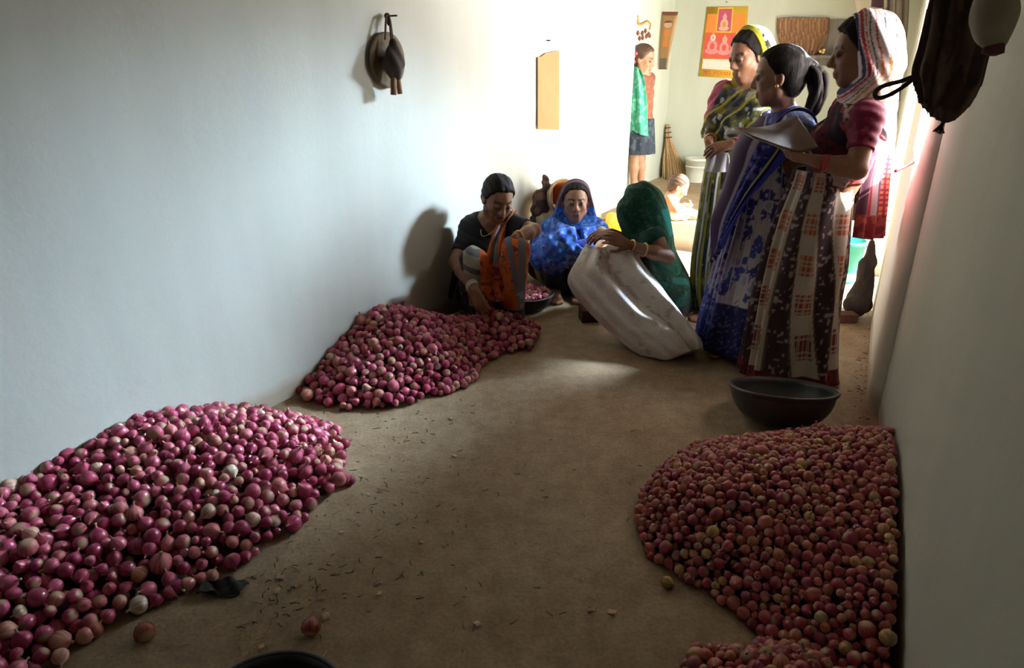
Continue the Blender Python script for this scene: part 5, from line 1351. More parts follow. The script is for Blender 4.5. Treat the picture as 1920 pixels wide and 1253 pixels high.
for nm_, c in dict(pr_yellow=(.72, .46, .05), pr_red=(.62, .10, .07), pr_pink=(.66, .26, .26), pr_white=(.68, .64, .55), pr_dark=(.20, .07, .05), pr_orange=(.70, .24, .05), pr_magenta=(.45, .08, .16), pr_blue=(.08, .20, .36), pr_skin=(.62, .40, .30)).items():
    M[nm_] = simple(nm_, c, tuple(x * .88 for x in c), 14, .6, 0)
# tan card on the left wall, a nail above it
k = [onL(1005, 104), onL(1045, 97), onL(1045, 243), onL(1005, 242)]
t = thing('wall_calendar', 'blank tan cardboard calendar back hanging on the sunlit left wall', 'calendar', k[0])
c = [q + LN * .008 for q in k]; pt = frame_quad(c)
poly = [(0, .02), (.12, .025), (.35, -.01), (.6, -.012), (1, -.015), (1, 1), (.5, .995), (0, 1)]
V = [pt(u, v) for u, v in poly] + [pt(u, v) + LN * .006 for u, v in poly]; m_ = len(poly)
mesh('card', V, [tuple(range(m_, 2 * m_)), tuple(range(m_))[::-1]] + [(i, (i + 1) % m_, m_ + (i + 1) % m_, m_ + i) for i in range(m_)], M['card'], t, smooth=False)
nl = onL(1025, 76); v, f = tube_pts([nl - LN * .02, nl + LN * .025], .004, 8); mesh('nail', v, f, M['iron'], t)
# woven disc with cords, bag and two sticks on the left wall
nl = onL(727, 30); dc_ = onL(720, 113)
t = thing('hanging_gourd_bag', 'round woven disc and dark pouch hung by cords on the left wall', 'hanging', nl)
v, f = lathe_pts([(.002, .0), (.10, .0), (.112, .006), (.112, .014), (.10, .016), (.045, .012), (.04, .03), (.002, .034)], dc_ + LN * .010, 40, LN); mesh('woven_disc', v, f, simple('woven_disc', (.20, .15, .10), (.13, .095, .06), 40, .85, .3), t)
v, f = lathe_pts([(.002, .030), (.026, .032), (.030, .040), (.002, .046)], dc_ + LN * .010, 24, LN); mesh('dark_boss', v, f, M['iron'], t)
def onLo(x, y, o):                                               # ray to a plane standing off the left wall by o
    return hit(x, y, LP + LN * o, LN)
pf = Field(); pf.cap(onLo(737, 82, .08), onLo(738, 120, .085), .020, .040, .03); pf.cap(onLo(738, 120, .085), onLo(741, 142, .08), .038, .022, .03)
V, Q = sculpt(pf, .006, lambda X, D: D + .003 * np.sin(X @ np.array([120, 60, 60.]))); mesh('leather_pouch', V, Q, M['dark_cloth'], t)
for a, b, r in (((738, 138), (738, 178), .013), ((745, 136), (750, 176), .011)):
    v, f = tube_pts([onLo(*a, .08), onLo(*b, .08)], r, 10); mesh('stick', v, f, M['wood'], t)
for a, b in (((724, 34), (722, 74)), ((730, 34), (734, 78)), ((732, 40), (737, 80))):
    v, f = tube_pts(catmull(np.array([onLo(727, 30, .02), onLo(*a, .05), onLo(*b, .07)]), 10), .0045, 6); mesh('cord', v, f, M['rope'], t)
v, f = tube_pts([nl - LN * .02, nl + LN * .05], .004, 8); mesh('nail', v, f, M['iron'], t)
kn = Field(); kn.cap(onLo(726, 30, .03), onLo(730, 44, .04), .013, .010, .01); V, Q = sculpt(kn, .004); mesh('knot', V, Q, M['rope'], t)

# --- back wall: bright printed calendar (generic ornament), text band at the foot
BN = -LD
k = [onB(1326, 13), onB(1403, 12), onB(1394, 148), onB(1310, 143)]
t = thing('printed_calendar', 'yellow and red printed wall calendar on the back wall behind the woman in yellow', 'calendar', k[0])
c = [q + BN * .006 for q in k]; V, Fq = thick_grid(np.array([[c[0], c[1]], [c[3], c[2]]]), .005); mesh('sheet', V, Fq, M['pr_yellow'], t, smooth=False)
pt = frame_quad(c); n_ = BN
def pr(poly, mat, off): flat_print('print', t, pt, poly, n_, off, M[mat])
R4 = lambda u0, u1, v0, v1: [(u0, v0), (u1, v0), (u1, v1), (u0, v1)]
pr(R4(.04, .96, .10, .36), 'pr_orange', .004); pr(R4(.04, .96, .36, .73), 'pr_red', .0042)
pr(R4(.28, .66, .01, .36), 'pr_yellow', .0046); pr(R4(.31, .63, .03, .34), 'pr_magenta', .0052)
for cu, cv, sc in ((.47, .20, 1.0), (.24, .50, 1.25), (.52, .52, 1.15), (.78, .50, 1.25)):
    col = 'pr_pink' if sc > 1 else 'pr_skin'
    pr(ring_poly(cu, cv + .04 * sc, .095 * sc, .075 * sc), col, .0058); pr(ring_poly(cu, cv - .055 * sc, .050 * sc, .038 * sc), 'pr_white' if sc > 1.2 else 'pr_skin', .0064)
    pr(ring_poly(cu, cv - .055 * sc, .024 * sc, .020 * sc), 'pr_pink', .0070)
    pr(ring_poly(cu, cv + .10 * sc, .125 * sc, .035 * sc), col, .0062); pr(ring_poly(cu, cv + .045 * sc, .045 * sc, .04 * sc), 'pr_red' if sc > 1 else 'pr_orange', .0066)
    pr([(cu - .02 * sc, cv - .085 * sc), (cu, cv - .125 * sc), (cu + .02 * sc, cv - .085 * sc)], 'pr_yellow', .0066)
pr(R4(.06, .97, .74, .885), 'pr_white', .005)
cu_ = bpy.data.curves.new('lettering', 'FONT'); cu_.body = "M/S. JEEVAN RA"; cu_.size = .055; cu_.extrude = .0008; cu_.align_x = 'LEFT'
to = bpy.data.objects.new('lettering', cu_); COL.objects.link(to); cu_.materials.append(M['pr_red'])
ex = unit(c[2] - c[3]); ey = np.array([0, 0, 1.0]); ez = BN
mw = Matrix([[ex[0], ey[0], ez[0], 0], [ex[1], ey[1], ez[1], 0], [ex[2], ey[2], ez[2], 0], [0, 0, 0, 1]]); loc = pt(.09, .965) + BN * .004
bpy.context.view_layer.update(); wdt = to.dimensions[0]; cu_.size *= .80 * np.linalg.norm(c[2] - c[3]) / max(wdt, 1e-3)
bpy.context.view_layer.update(); tm = bpy.data.meshes.new_from_object(to.evaluated_get(bpy.context.evaluated_depsgraph_get()))
tm.transform(Matrix.Translation(Vector(loc - np.array(t.location))) @ mw); bpy.data.objects.remove(to)
to = bpy.data.objects.new('lettering', tm); COL.objects.link(to); to.parent = t
v, f = tube_pts([onB(1363, 4) - BN * .02, onB(1363, 4) + BN * .02], .004, 6); mesh('nail', v, f, M['iron'], t)
# narrow picture strip and torn sticker on the side wall of the back room
SW = CORNER * [1, 1, 0]
def onS(x, y): return hit(x, y, SW, LN)
k = [onS(1240, 22), onS(1252, 23), onS(1246, 128), onS(1233, 130)]
t = thing('picture_strip', 'narrow curled tan picture strip hanging in the corner of the back room', 'poster', k[0])
c = [k[0] + LN * .012, k[0] + LN * .012 + BD * .17 - np.array([0, 0, .01]), k[3] + LN * .012 + BD * .10, k[3] + LN * .012]
gq = frame_quad(c); g = np.array([[gq(u, v) - LD * (.06 * u + .02 * math.sin(3 * v)) for u in np.linspace(0, 1, 6)] for v in np.linspace(0, 1, 10)])
V, Fq = thick_grid(g, .004); mesh('sheet', V, Fq, M['card'], t)
pt = lambda u, v: gq(u, v) - LD * (.06 * u + .02 * math.sin(3 * v)); nn = unit(np.cross(c[1] - c[0] - LD * .06, c[3] - c[0])); nn = nn if nn[1] < 0 else -nn
for poly, mt in ((R4(.02, .98, .0, .06), 'pr_dark'), (R4(.0, .07, .0, 1), 'pr_dark'), (R4(.86, .99, .0, 1), 'pr_dark'), (ring_poly(.5, .22, .28, .06), 'pr_skin'), (ring_poly(.5, .19, .3, .04, 12, 3.14, 6.28), 'pr_dark'), (R4(.3, .7, .30, .60), 'pr_orange'), (R4(.1, .85, .80, 1.0), 'grey_cloth')): flat_print('print', t, pt, poly, nn, .0026, M[mt])
k = onS(1206, 56)
t = thing('wall_garland', 'small red and orange paper garland stuck on the wall above the girl', 'decoration', k)
pts = catmull(np.array([onS(1193, 30), onS(1195, 44), onS(1202, 45), onS(1212, 40), onS(1218, 46), onS(1216, 56)]), 30) + LN * .010
v, f = tube_pts(pts, np.linspace(.012, .004, 30), 8); mesh('streamer', v, f, M['pr_orange'], t)
for x, y in ((1194, 62), (1197, 72), (1202, 62), (1203, 71), (1208, 58), (1210, 68), (1214, 64), (1216, 67)):
    v, f = lathe_pts([(.002, -.022), (.010, -.01), (.014, .006), (.004, .02)], onS(x, y) + LN * .012, 8, (0, 0, -1)); mesh('petal', v, f, M['pr_dark'], t)

# --- straw blind, grey shelf and blue paper on the back wall; clothes hung in the corner
def cloth_on_wall(name, label, cat, net, mat, colfn=None, folds=None, th_=.010, nu=50, nv=50):
    o = sheet(None, net, colfn or (lambda u, v, X: choose(len(u), (1, 1, 1))), 'cloth' if colfn else mat, nu=nu, nv=nv, th=th_, folds=folds, name=name); return tag(o, label, cat)
f_ = lambda x, y, o=.03: onB(x, y) + BN * o
net = [[f_(1459, 34), f_(1490, 32), f_(1522, 33), f_(1555, 33)], [f_(1459, 60), f_(1490, 62), f_(1522, 62), f_(1553, 60)], [f_(1466, 86, .05), f_(1490, 90, .07), f_(1520, 92, .07), f_(1546, 82, .05)], [f_(1482, 104, .06), f_(1500, 108, .07), f_(1518, 107, .07), f_(1534, 98, .05)]]
def strawcol(u, v, X):
    T = choose(len(u), (.27, .145, .075)); k_ = np.mod(u * 31 + .3 * np.sin(8 * v), 1); T[k_ < .3] = (.17, .085, .05); T[(k_ > .8)] = (.36, .21, .11); return T
cloth_on_wall('straw_mat', 'brown striped straw mat hanging on the back wall between the standing women', 'mat', net, 'straw', strawcol, lambda u, v: .012 * np.sin(u * 60) * (.3 + v))
t = thing('shelf', 'grey board shelf with small glinting trinkets on the back wall behind the hooded woman', 'shelf', onB(1545, 100))
a, b = onB(1508, 107), onB(1600, 107); v, f = box_pts((a + b) / 2 + BN * .08, (b - a) / 2, BN * .08, (0, 0, .012)); mesh('board', v, f, M['grey_cloth'], t, smooth=False)
a, b = onB(1530, 36), onB(1600, 36); c_ = (a + b) / 2 - np.array([0, 0, .19]); v, f = box_pts(c_ + BN * .010, (b - a) / 2, BN * .010, (0, 0, .19)); mesh('back_panel', v, f, M['grey_cloth'], t, smooth=False)
for x, y in ((1541, 97), (1548, 94), (1546, 99)):
    v, f = lathe_pts([(.004, -.02), (.018, -.008), (.016, .010), (.004, .02)], onB(x, y) + BN * .10, 10); mesh('trinket', v, f, M['gold'], t)
wall_card('blue_notice', 'small plain blue paper pinned on the back wall behind the ponytail', 'paper', [onB(1516, 130), onB(1531, 130), onB(1531, 176), onB(1516, 176)], BN, .003, M['pr_blue'], None, .006)
def cl(x, y, o): return hit(x, y, CORNER + BN * o, LD)
net = [[cl(1600, -20, .35), cl(1640, -20, .40), cl(1665, -20, .45), cl(1690, -20, .40)], [cl(1602, 6, .36), cl(1640, 8, .42), cl(1662, 8, .46), cl(1684, 6, .42)], [cl(1606, 26, .37), cl(1634, 30, .43), cl(1655, 30, .46), cl(1672, 26, .42)]]
cloth_on_wall('cream_towel', 'pale cream towel bunched over the line behind the hooded woman', 'towel', net, 'cream_cloth', lambda u, v, X: np.where(((np.abs(u - .42) < .12) & (v < .62))[:, None], np.array([.08, .04, .05]), np.array([.50, .44, .34])), lambda u, v: .02 * np.sin(u * 14 + v))
net = [[cl(1655 + 12 * i, -20, .55 + .05 * (i % 2)) for i in range(5)], [cl(1655 + 11 * i, 60, .55 + .05 * (i % 2)) for i in range(5)], [cl(1654 + 9 * i, 130, .55 + .05 * (i % 2)) for i in range(5)], [cl(1652 + 8 * i, 190, .55 + .05 * (i % 2)) for i in range(5)]]
def gcol(u, v, X):
    T = choose(len(u), (.16, .145, .115)); T[np.mod(u * 5, 1) < .3] = (.07, .055, .045); T[u > .9] = (.045, .03, .03); T[(u < .5) & (np.mod(u * 9 + v, 1) > .6)] = (.26, .23, .18); return T
cloth_on_wall('hanging_clothes', 'long grey clothes hanging in the far right corner of the room', 'clothes', net, 'grey_cloth', gcol, lambda u, v: .018 * np.sin(u * 26), nu=60, nv=60)

# --- broom, buckets, bundles
t = thing('broom', 'coconut rib broom standing upright against the back wall corner', 'broom', G(1255, 338, PLAT))
top = onB(1245, 232) + BN * .05 + LN * .055; parts = []
neck = onB(1247, 258) + BN * .05 + LN * .05
b0, b1 = onB(1236, 337) + BN * .12 + LN * .09, onB(1296, 334) + BN * .12
for i in range(170):
    w = rng.random(); e = b0 * (1 - w) + b1 * w + BN * rng.normal(0, .03) + np.array([0, 0, rng.normal(0, .012)]); e[2] = max(e[2], PLAT + .004)
    o_ = (w - .5); nk2 = neck + BD * o_ * .05 + BN * rng.normal(0, .008); tp = top + BD * o_ * .03 + BN * rng.normal(0, .006)
    parts.append(tube_pts(catmull(np.array([tp, nk2, nk2 * .5 + e * .5 + BD * o_ * .02, e]), 7), np.array([.004, .004, .0045, .004, .004, .0035, .002]), 4))
V, Fc = merge(parts); o = mesh('bristles', V, Fc, M['straw'], t); o['kind'] = 'stuff'
for kk, pz in enumerate((.25, .6, .95)):
    q = top * (1 - pz) + neck * pz; v, f = torus_pts(q, top - neck, .022 + .012 * pz, .006, 20, 6); mesh('binding', v, f, M['rope'], t)
def bucket(label, c, r0, r1, h_, mat, name='bucket', band=None, handle=True, floor=True):
    t = thing(name, label, 'bucket', c)
    v, f = lathe_pts([(.002, 0), (r0, 0), (r0 * 1.02, .01), (r0 + (r1 - r0) * .9, h_ * .9), (r1, h_ * .9), (r1 * 1.03, h_ * .93), (r1 * 1.03, h_), (r1 * .96, h_), (r0 * .94, .014), (.002, .014)], c, 40); mesh('pail', v, f, mat, t)
    if band:
        rr = lambda z: (r0 + (r1 - r0) * z / h_) + .003
        v, f = lathe_pts([(rr(band[0]) - .004, band[0]), (rr(band[0]), band[0]), (rr(band[1]), band[1]), (rr(band[1]) - .004, band[1])], c, 40); mesh('band', v, f, band[2], t)
    if handle:
        a = [np.asarray(c) + np.array([r1 * 1.05 * math.cos(w), -.02 - .10 * math.sin(w) * .6, h_ * .93 - .10 * math.sin(w) * .55]) for w in np.linspace(0, math.pi, 16)]
        v, f = tube_pts(a, .004, 6); mesh('handle', v, f, M['iron'], t)
    return t
bk = onB(1313, 330) * [1, 1, 0] + np.array([0, 0, PLAT]) + BN * .16
bucket('dented white plastic bucket on the floor beside the broom', bk, .095, .118, .235, M['white_plastic'], band=(.145, .16, M['white_plastic']), handle=False)
tb = G(1590, 535) + np.array([0, .10, 0])
bucket('teal plastic bucket standing by the right wall behind the hooded woman', tb, .085, .105, .27, M['teal_plastic'], band=(.02, .07, M['white_plastic']))
v, f = box_pts(G(1582, 603) + np.array([0, 0, .025]), (.055, 0, 0), (0, .035, 0), (0, 0, .024)); o = mesh('brick', v, f, simple('dark_brick', (.12, .055, .035), (.07, .03, .02), 25, .9, .3), smooth=False, origin=G(1582, 603)); tag(o, 'single dark brown brick on the floor by the right wall', 'brick')
bf = Field(); q0 = rw(1.15, -.07); bf.cap(q0 + np.array([0, 0, .09]), q0 + np.array([0, 0, .30]), .055, .038, .03); bf.cap(q0 + np.array([0, 0, .30]), q0 + np.array([0, 0, .42]), .030, .012, .03); bf.ball(q0 + np.array([-.02, -.01, .075]), .065, .04)
V, Q = sculpt(bf, .008, lambda X, D: np.maximum(D + .005 * np.sin(X @ np.array([80, 60, 40.])), .003 - X[:, 2])); o = mesh('cloth_bag', V, Q, M['dark_cloth'], origin=q0); tag(o, 'dark cloth bag slumped against the foot of the right wall', 'bag')
# bundles near the squatting women
A4 = at(4.14); q0 = G(1012, 470) * [1, 1, 0]
t = thing('cloth_bundle', 'tall dark brown knotted bundle standing behind the woman in orange', 'bundle', A4(1014, 470) * [1, 1, 0])
bf = Field()
for (x0, y0, r0), (x1, y1, r1) in (((1021, 335, .020), (1027, 352, .022)), ((1027, 352, .03), (1018, 372, .055)), ((1008, 372, .04), (1014, 395, .055)), ((1018, 372, .05), (1024, 392, .04)), ((1012, 392, .05), (1006, 408, .035)), ((1026, 396, .03), (1026, 404, .018))): bf.cap(A4(x0, y0), A4(x1, y1), r0, r1, .02)
bf.cap(A4(1016, 400), A4(1016, 420), .05, .06, .03); bf.cap(A4(1016, 420), A4(1014, 440) * [1, 1, 0] + np.array([0, 0, .085]), .06, .08, .03)
V, Q = sculpt(bf, .007, lambda X, D: D + .006 * np.sin(X @ np.array([75, 30, 60.]) + 2 * np.sin(X[:, 2] * 30))); T = np.where(vnoise(V, 26)[:, None] > .62, np.array([.17, .085, .065]), np.array([.060, .036, .032])); mesh('wrapped_cloth', V, Q, M['cloth'], t, col=T)
# orange rimmed tub tipped on its side and its beige cover
ob = A4(1038, 368) + LN * .07; t = thing('plastic_tub', 'beige tub with an orange inside tipped towards the woman in blue', 'tub', ob)
axs = unit([.42, -.86, .20])
v, f = lathe_pts([(.002, -.24), (.075, -.24), (.105, 0.0), (.112, .0), (.112, .008), (.101, .008), (.073, -.228), (.002, -.228)], ob, 36, axs); mesh('shell', v, f, M['beige_plastic'], t)
v, f = lathe_pts([(.002, -.224), (.070, -.224), (.0985, .008), (.095, .008), (.066, -.216), (.002, -.216)], ob, 36, axs); mesh('lining', v, f, M['orange_plastic'], t)
bf = Field(); bf.cap(A4(1026, 420) , A4(1042, 410), .10, .09, .05); bf.cap(A4(1030, 440), A4(1044, 436) , .10, .10, .06); bf.cap(A4(1034, 440) * [1, 1, 0] + np.array([0, 0, .09]), A4(1042, 430) * [1, 1, 0] + np.array([0, 0, .3]), .12, .11, .06)
V, Q = sculpt(bf, .009, lambda X, D: np.maximum(D + .006 * np.sin(X @ np.array([60, 20, 30.])), .004 - X[:, 2])); o = mesh('grain_sack', V, Q, M['beige_plastic'], origin=A4(1036, 440) * [1, 1, 0]); tag(o, 'plump beige sack standing behind the woman in blue', 'sack')
# yellow woven basket against the sunlit wall
yb = lw(1.95, .34); yb = G(1140, 452) + LN * .085
t = thing('woven_basket', 'bright yellow woven basket on the floor beyond the green veiled woman', 'basket', yb)
v, f = lathe_pts([(.002, 0), (.115, 0), (.135, .11), (.140, .165), (.146, .17), (.140, .178), (.128, .165), (.105, .012), (.002, .012)], yb, 44); mesh('weave', v, f, M['yellow_plastic'], t)
for z, r in ((.03, .121), (.07, .128), (.11, .136), (.172, .145)):
    v, f = torus_pts(yb + np.array([0, 0, z]), (0, 0, 1), r, .007, 44, 6); mesh('hoop', v, f, M['yellow_plastic'], t)
bf = Field(); q0 = yb + np.array([.0, 0, .16]); bf.cap(q0 + np.array([-.05, 0, .01]), q0 + np.array([.05, 0, .02]), .065, .06, .04)
V, Q = sculpt(bf, .010, lambda X, D: D + .006 * np.sin(X @ np.array([50, 40, 30.]))); o = mesh('yellow_cloth', V, Q, simple('yellow_cotton', (.78, .58, .12), (.68, .48, .08), 30, .8, .2), origin=q0); tag(o, 'folded yellow cloth heaped in the yellow woven basket', 'cloth')
v, f = box_pts(G(1108, 605) + np.array([0, .04, .035]), (.055, .008, 0), (-.006, .045, 0), (0, 0, .034)); o = mesh('wooden_block', v, f, simple('maroon_wood', (.06, .018, .025), (.035, .01, .015), 25, .8, .2), smooth=False, origin=G(1108, 605)); tag(o, 'small dark maroon wooden block on the floor left of the white sack', 'block')

# --- right wall: hanging sack bag, pouch, cord loop, sill things
def onRo(x, y, o): return hit(x, y, RP + RN * o, RN)
t = thing('net_bag', 'dark brown cloth sack with a looped cord hanging on the right wall near the camera', 'bag', onRo(1790, 20, -.02))
r_ = lambda x, y: P(x, y, 1.30)
bf = Field()
for (x0, y0, r0), (x1, y1, r1) in (((1808, -60, .030), (1803, 20, .034)), ((1803, 20, .034), (1790, 100, .040)), ((1790, 100, .040), (1776, 165, .034)), ((1776, 165, .034), (1780, 192, .022)), ((1740, 138, .010), (1768, 150, .034)), ((1781, 192, .022), (1776, 212, .009)), ((1784, 0, .024), (1752, 118, .018)), ((1810, 60, .024), (1806, 150, .020))): bf.cap(r_(x0, y0), r_(x1, y1), r0, r1, .03)
def bagfold(X, D):
    a = np.arctan2(X[:, 1] - 1.30, X[:, 0] - r_(1785, 60)[0]); return D + .006 * np.sin(a * 9 + 4 * X[:, 2]) + .003 * np.sin(a * 17 - 9 * X[:, 2])
V, Q = sculpt(bf, .005, bagfold); T = np.where(vnoise(V * [1, 1, .3], 60)[:, None] > .6, np.array([1.5, 1.35, 1.2]), np.array([.8, .7, .65])); mesh('sack_body', V, Q, simple('sack_brown', (.085, .055, .042), (.055, .036, .028), 50, .9, .4, tint=True), t, col=T)
tp_ = r_(1812, -62); hk = RP * [1, 1, 0] + RD * (RD @ (tp_ - RP)) + RN * .10; hk[2] = tp_[2] + .16
v, f = tube_pts(catmull(np.array([tp_, tp_ * .5 + hk * .5 + np.array([0, 0, -.01]), hk - RN * .03]), 12), .004, 6); mesh('hanging_cord', v, f, M['rope'], t)
v, f = tube_pts([hk + RN * .06, hk - RN * .05], .004, 8); mesh('nail', v, f, M['iron'], t)
lp = [(1722, 140), (1690, 152), (1660, 160), (1643, 170), (1641, 180), (1650, 184), (1672, 176), (1700, 158), (1718, 142), (1732, 120)]
v, f = tube_pts(catmull(np.array([P(x, y, 1.33 + .004 * i) for i, (x, y) in enumerate(lp)]), 60), .0042, 8); mesh('cord_loop', v, f, M['rope'], t)
v, f = tube_pts(catmull(np.array([P(*q, 1.30) for q in ((1774, 212), (1770, 226), (1764, 238))]), 12), .0035, 6); mesh('tie_cord', v, f, M['rope'], t)
parts = [tube_pts([P(1764, 236, 1.30), P(1764 + dx, 252 + abs(dx) * -.4, 1.30 + .01 * (i % 3 - 1))], [.003, .0015], 5) for i, dx in enumerate((-14, -10, -6, -2, 3, 6))]
V, Fc = merge(parts); mesh('tassel', V, Fc, M['rope'], t)
v, f = tube_pts(catmull(np.array([P(*q, 1.31) for q in ((1822, 100), (1826, 140), (1822, 175), (1806, 195), (1790, 200))]), 24), .0035, 6); mesh('side_cord', v, f, M['rope'], t)
pn = onRo(1860, -40, .05); t = thing('cloth_pouch', 'pale cream cloth pouch hanging beside the dark sack on the right wall', 'bag', pn)
bf = Field(); q_ = lambda x, y: P(x, y, 1.02); bf.cap(q_(1872, -60), q_(1862, 30), .020, .023, .02); bf.cap(q_(1862, 30), q_(1858, 60), .023, .020, .02); bf.cap(q_(1864, 60), q_(1866, 82), .015, .010, .012)
V, Q = sculpt(bf, .0045, lambda X, D: D + .003 * np.sin(X @ np.array([90, 90, 30.]))); mesh('pouch_body', V, Q, M['cream_cloth'], t)
tp_ = q_(1873, -62); hk = RP * [1, 1, 0] + RD * (RD @ (tp_ - RP)) + RN * .11; hk[2] = tp_[2] + .12
v, f = tube_pts(catmull(np.array([tp_ - np.array([0, 0, .02]), tp_ * .5 + hk * .5, hk - RN * .03]), 12), .003, 6); mesh('hanging_cord', v, f, M['rope'], t)
v, f = tube_pts([hk + RN * .06, hk - RN * .04], .004, 8); mesh('nail', v, f, M['iron'], t)
v, f = lathe_pts([(.004, -.012), (.014, -.008), (.012, .008), (.004, .012)], q_(1864, 88), 14); mesh('tied_end', v, f, simple('maroon_tie', (.14, .04, .05), (.1, .03, .035), 30, .9, .2), t)
# sill of the window: red stick; plant outside
a, b = P(1679, 321, 2.52), P(1722, 300, 2.75); v, f = tube_pts([a, a * .4 + b * .6, b], [.006, .0065, .006], 8); o = mesh('red_stick', v, f, M['glassred'], origin=b); tag(o, 'thin red stick poking out over the window sill', 'stick')
pl = rw(.75, .62); t = thing('garden_plant', 'green leafy plant growing outside the window', 'plant', pl)
v, f = tube_pts(catmull(np.array([pl, pl + np.array([.02, 0, .5]), pl + np.array([0, .02, 1.05])]), 12), np.linspace(.014, .006, 12), 7); mesh('stem', v, f, M['leafgreen'], t)
for i in range(26):
    z = rng.uniform(.45, 1.12); d = unit([rng.normal(), rng.normal(), rng.uniform(-.1, .7)]); sdn = unit(np.cross(d, [0, 0, 1])); L_ = rng.uniform(.12, .22); o0 = pl + np.array([0, .01, z])
    g = np.array([[o0 + d * L_ * w + sdn * k_ * .035 * math.sin(math.pi * min(w + .06, 1)) + np.array([0, 0, -.06 * w * w + .012 * k_ * k_]) for k_ in (-1, 0, 1)] for w in np.linspace(0, 1, 6)])
    V, Fq = thick_grid(g, .002); mesh('leaf', V, Fq, M['leafgreen'], t)

# ------------------------------------------------------------------ loose onions and litter on the floor
def loose(x, y, d, mat, label, data, name):
    g0 = G(x, y); me = data.copy(); me.materials.clear(); me.materials.append(mat)
    o = bpy.data.objects.new(name, me); COL.objects.link(o); o.location = g0 + np.array([0, .3 * d, d * .46]); o.scale = (d, d, d * .95)
    o.rotation_euler = (rng.uniform(.9, 1.5), rng.uniform(-.4, .4), rng.uniform(0, 6.28)); tag(o, label, 'onion')
M['white_onion'] = onion_mat('white_onion_skin', [(0, (.60, .55, .40)), (1, (.66, .62, .5))]); M['dark_onion'] = onion_mat('dark_red_onion', [(0, (.24, .03, .08)), (1, (.30, .05, .10))]); M['brown_onion'] = onion_mat('brown_onion', [(0, (.34, .09, .06)), (1, (.38, .12, .07))]); M['yellow_onion'] = onion_mat('yellow_onion', [(0, (.42, .25, .07)), (1, (.46, .3, .1))])
for x, y, d, mt, lb in ((266, 1130, .042, 'white_onion', 'pale white onion lying loose at the edge of the near left heap'), (330, 1122, .046, 'dark_onion', 'red onion lying loose beside the pale onion, its neck pointing away from the heap'), (340, 1090, .036, 'white_onion', 'small whitish onion at the rim of the near left heap'),
        (656, 912, .034, 'dark_onion', 'single purple onion rolled off the far tip of the near left heap'), (582, 1195, .047, 'brown_onion', 'lone brownish red onion on the bare floor above the foreground basin'), (268, 1208, .050, 'brown_onion', 'dark reddish onion on the floor below the pale onion'), (176, 1200, .040, 'brown_onion', 'brown onion lying apart near the bottom of the left heap'),
        (660, 764, .046, 'dark_onion', 'plump pink onion in front of the middle heap'), (978, 657, .040, 'dark_onion', 'purple onion just off the right tip of the middle heap'), (996, 655, .026, 'dark_onion', 'tiny onion at the very end of the middle heap'), (867, 728, .040, 'brown_onion', 'pinkish brown onion fallen at the near edge of the middle heap'), (566, 938, .042, 'dark_onion', 'red onion lying beside the dry stalks at the near left heap')):
    loose(x, y, d, M[mt], lb, ME_ON, 'onion')
loose(1253, 1106, .034, M['yellow_onion'], 'single yellow onion on the floor left of the small onion heap', ME_SO, 'small_onion'); loose(1294, 1096, .032, M['yellow_onion'], 'elongated pale onion touching the left edge of the small onion heap', ME_SO, 'small_onion')
# crumpled dark plastic
g0 = G(420, 1108); gg = [[g0 + np.array([(j - 2) * .028, (i - 1) * .026, .012 + .012 * math.sin(i * 2.1 + j * 1.7)]) for j in range(5)] for i in range(3)]
o = sheet(None, gg, lambda u, v, X: choose(len(u), (.03, .026, .024)), folds=lambda u, v: .004 * np.sin(u * 20 + v * 9), nu=30, nv=20, th=.004, name='plastic_scrap'); tag(o, 'crumpled scrap of black plastic on the floor by the near left heap', 'scrap')
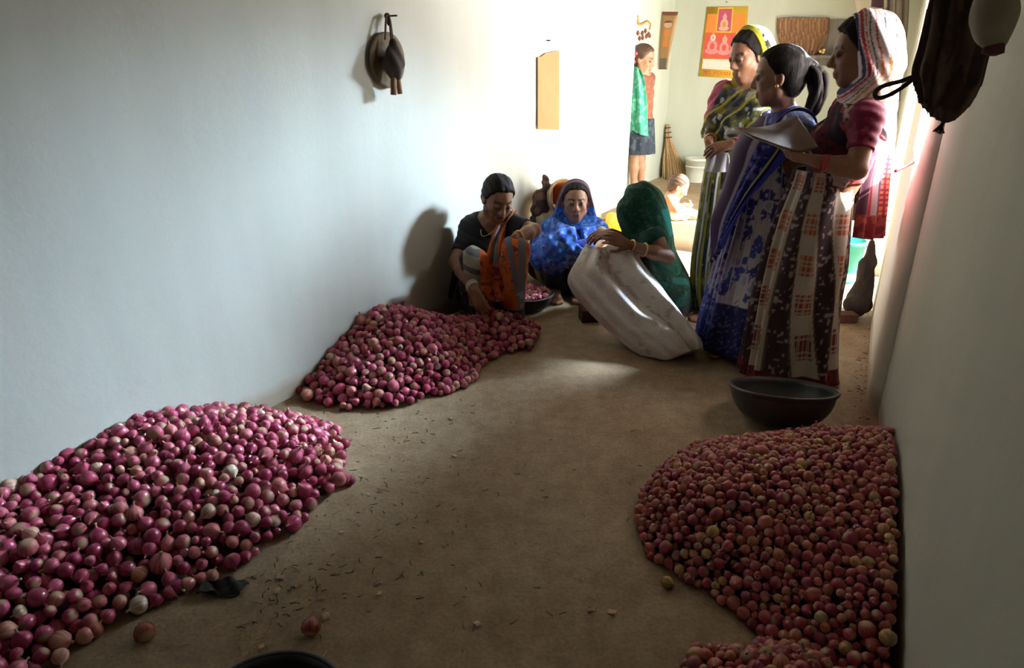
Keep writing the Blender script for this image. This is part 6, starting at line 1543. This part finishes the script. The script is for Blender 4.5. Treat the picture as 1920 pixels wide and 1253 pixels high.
# onion skins (papery curls), each its own
SK = []
for k_ in range(3):
    g = np.array([[(u - .5, (v - .5) * .7, .18 * math.cos((u - .5) * 3.5 + k_) * (1 - .5 * v) + .05 * math.sin(7 * u + 5 * v + k_)) for u in np.linspace(0, 1, 6)] for v in np.linspace(0, 1, 5)]); V, Fq = thick_grid(g, .03)
    V[:, 2] -= V[:, 2].min(); me = bpy.data.meshes.new('onion_skin'); me.from_pydata([tuple(q) for q in V], [], [tuple(int(i) for i in q) for q in Fq]); me.polygons.foreach_set('use_smooth', np.ones(len(me.polygons), bool)); me.materials.append(simple('onion_peel%d' % k_, ((.62, .46, .34), (.50, .28, .24), (.60, .40, .22))[k_], None, 20, .5, .1)); SK.append(me)
for i, (x, y, d) in enumerate(((852, 856, .022), (910, 883, .016), (995, 896, .016), (845, 786, .02), (709, 1096, .022), (711, 1115, .018), (895, 1172, .02), (1110, 1146, .022), (1148, 1150, .022), (611, 1158, .026), (690, 930, .014), (560, 1100, .02), (520, 1110, .022), (600, 1125, .02), (490, 1215, .02), (640, 1000, .016), (525, 1085, .024), (1245, 800, .014), (790, 1018, .014), (672, 985, .016))):
    o = bpy.data.objects.new('onion_skin', SK[i % 3]); COL.objects.link(o); o.location = G(x, y) + np.array([0, 0, .001]); o.scale = (d, d, d); o.rotation_euler = (0, 0, rng.uniform(0, 6.28))
    tag(o, 'papery flake of onion skin on the bare floor between the heaps', 'onion skin', 'loose onion skins on the floor')
def litter(name, label, centres, n, mat, rad, lo, hi, curl=.3):
    parts = []
    for i in range(n):
        cx, cy, sx, sy = centres[rng.integers(len(centres))]; x, y = rng.normal(cx, sx), rng.normal(cy, sy)
        if y > 1320 or y < 560: continue
        g0 = G(x, y); a = rng.uniform(0, 6.28); L_ = rng.uniform(lo, hi); d = np.array([math.cos(a), math.sin(a), 0]); e = np.array([-d[1], d[0], 0]); z = np.array([0, 0, rad + rng.uniform(0, .004)])
        parts.append(tube_pts([g0 + z, g0 + d * L_ * .5 + e * L_ * rng.normal(0, curl) * .5 + z * 1.3, g0 + d * L_ + z], [rad, rad, rad * .6], 4))
    V, Fc = merge(parts); o = mesh(name, V, Fc, mat, origin=parts[0][0][0] * [1, 1, 0]); return tag(o, label, 'straw', None, 'stuff')
M['chaff'] = simple('pale_chaff', (.50, .40, .27), (.36, .27, .17), 60, .8, .1); M['root'] = simple('dark_roots', (.13, .085, .05), (.08, .05, .03), 60, .9, .1)
litter('straw_litter', 'pale straw and root hairs scattered over the floor beside the near left heap', [(540, 1090, 60, 45), (500, 1180, 60, 40), (640, 980, 70, 70), (700, 880, 60, 60), (560, 1230, 120, 30), (1000, 1150, 140, 60)], 150, M['chaff'], .0011, .012, .045)
litter('root_litter', 'dark dry roots and dust crumbs scattered over the middle of the floor', [(620, 1060, 90, 70), (760, 900, 120, 90), (900, 1000, 160, 110), (700, 800, 60, 30), (560, 1110, 50, 30), (1620, 700, 10, 40)], 260, M['root'], .0014, .006, .025)
litter('stalk_litter', 'dry onion stalks caught on the near left heap edge', [(520, 930, 20, 10), (500, 950, 20, 10)], 14, M['chaff'], .0016, .05, .10)
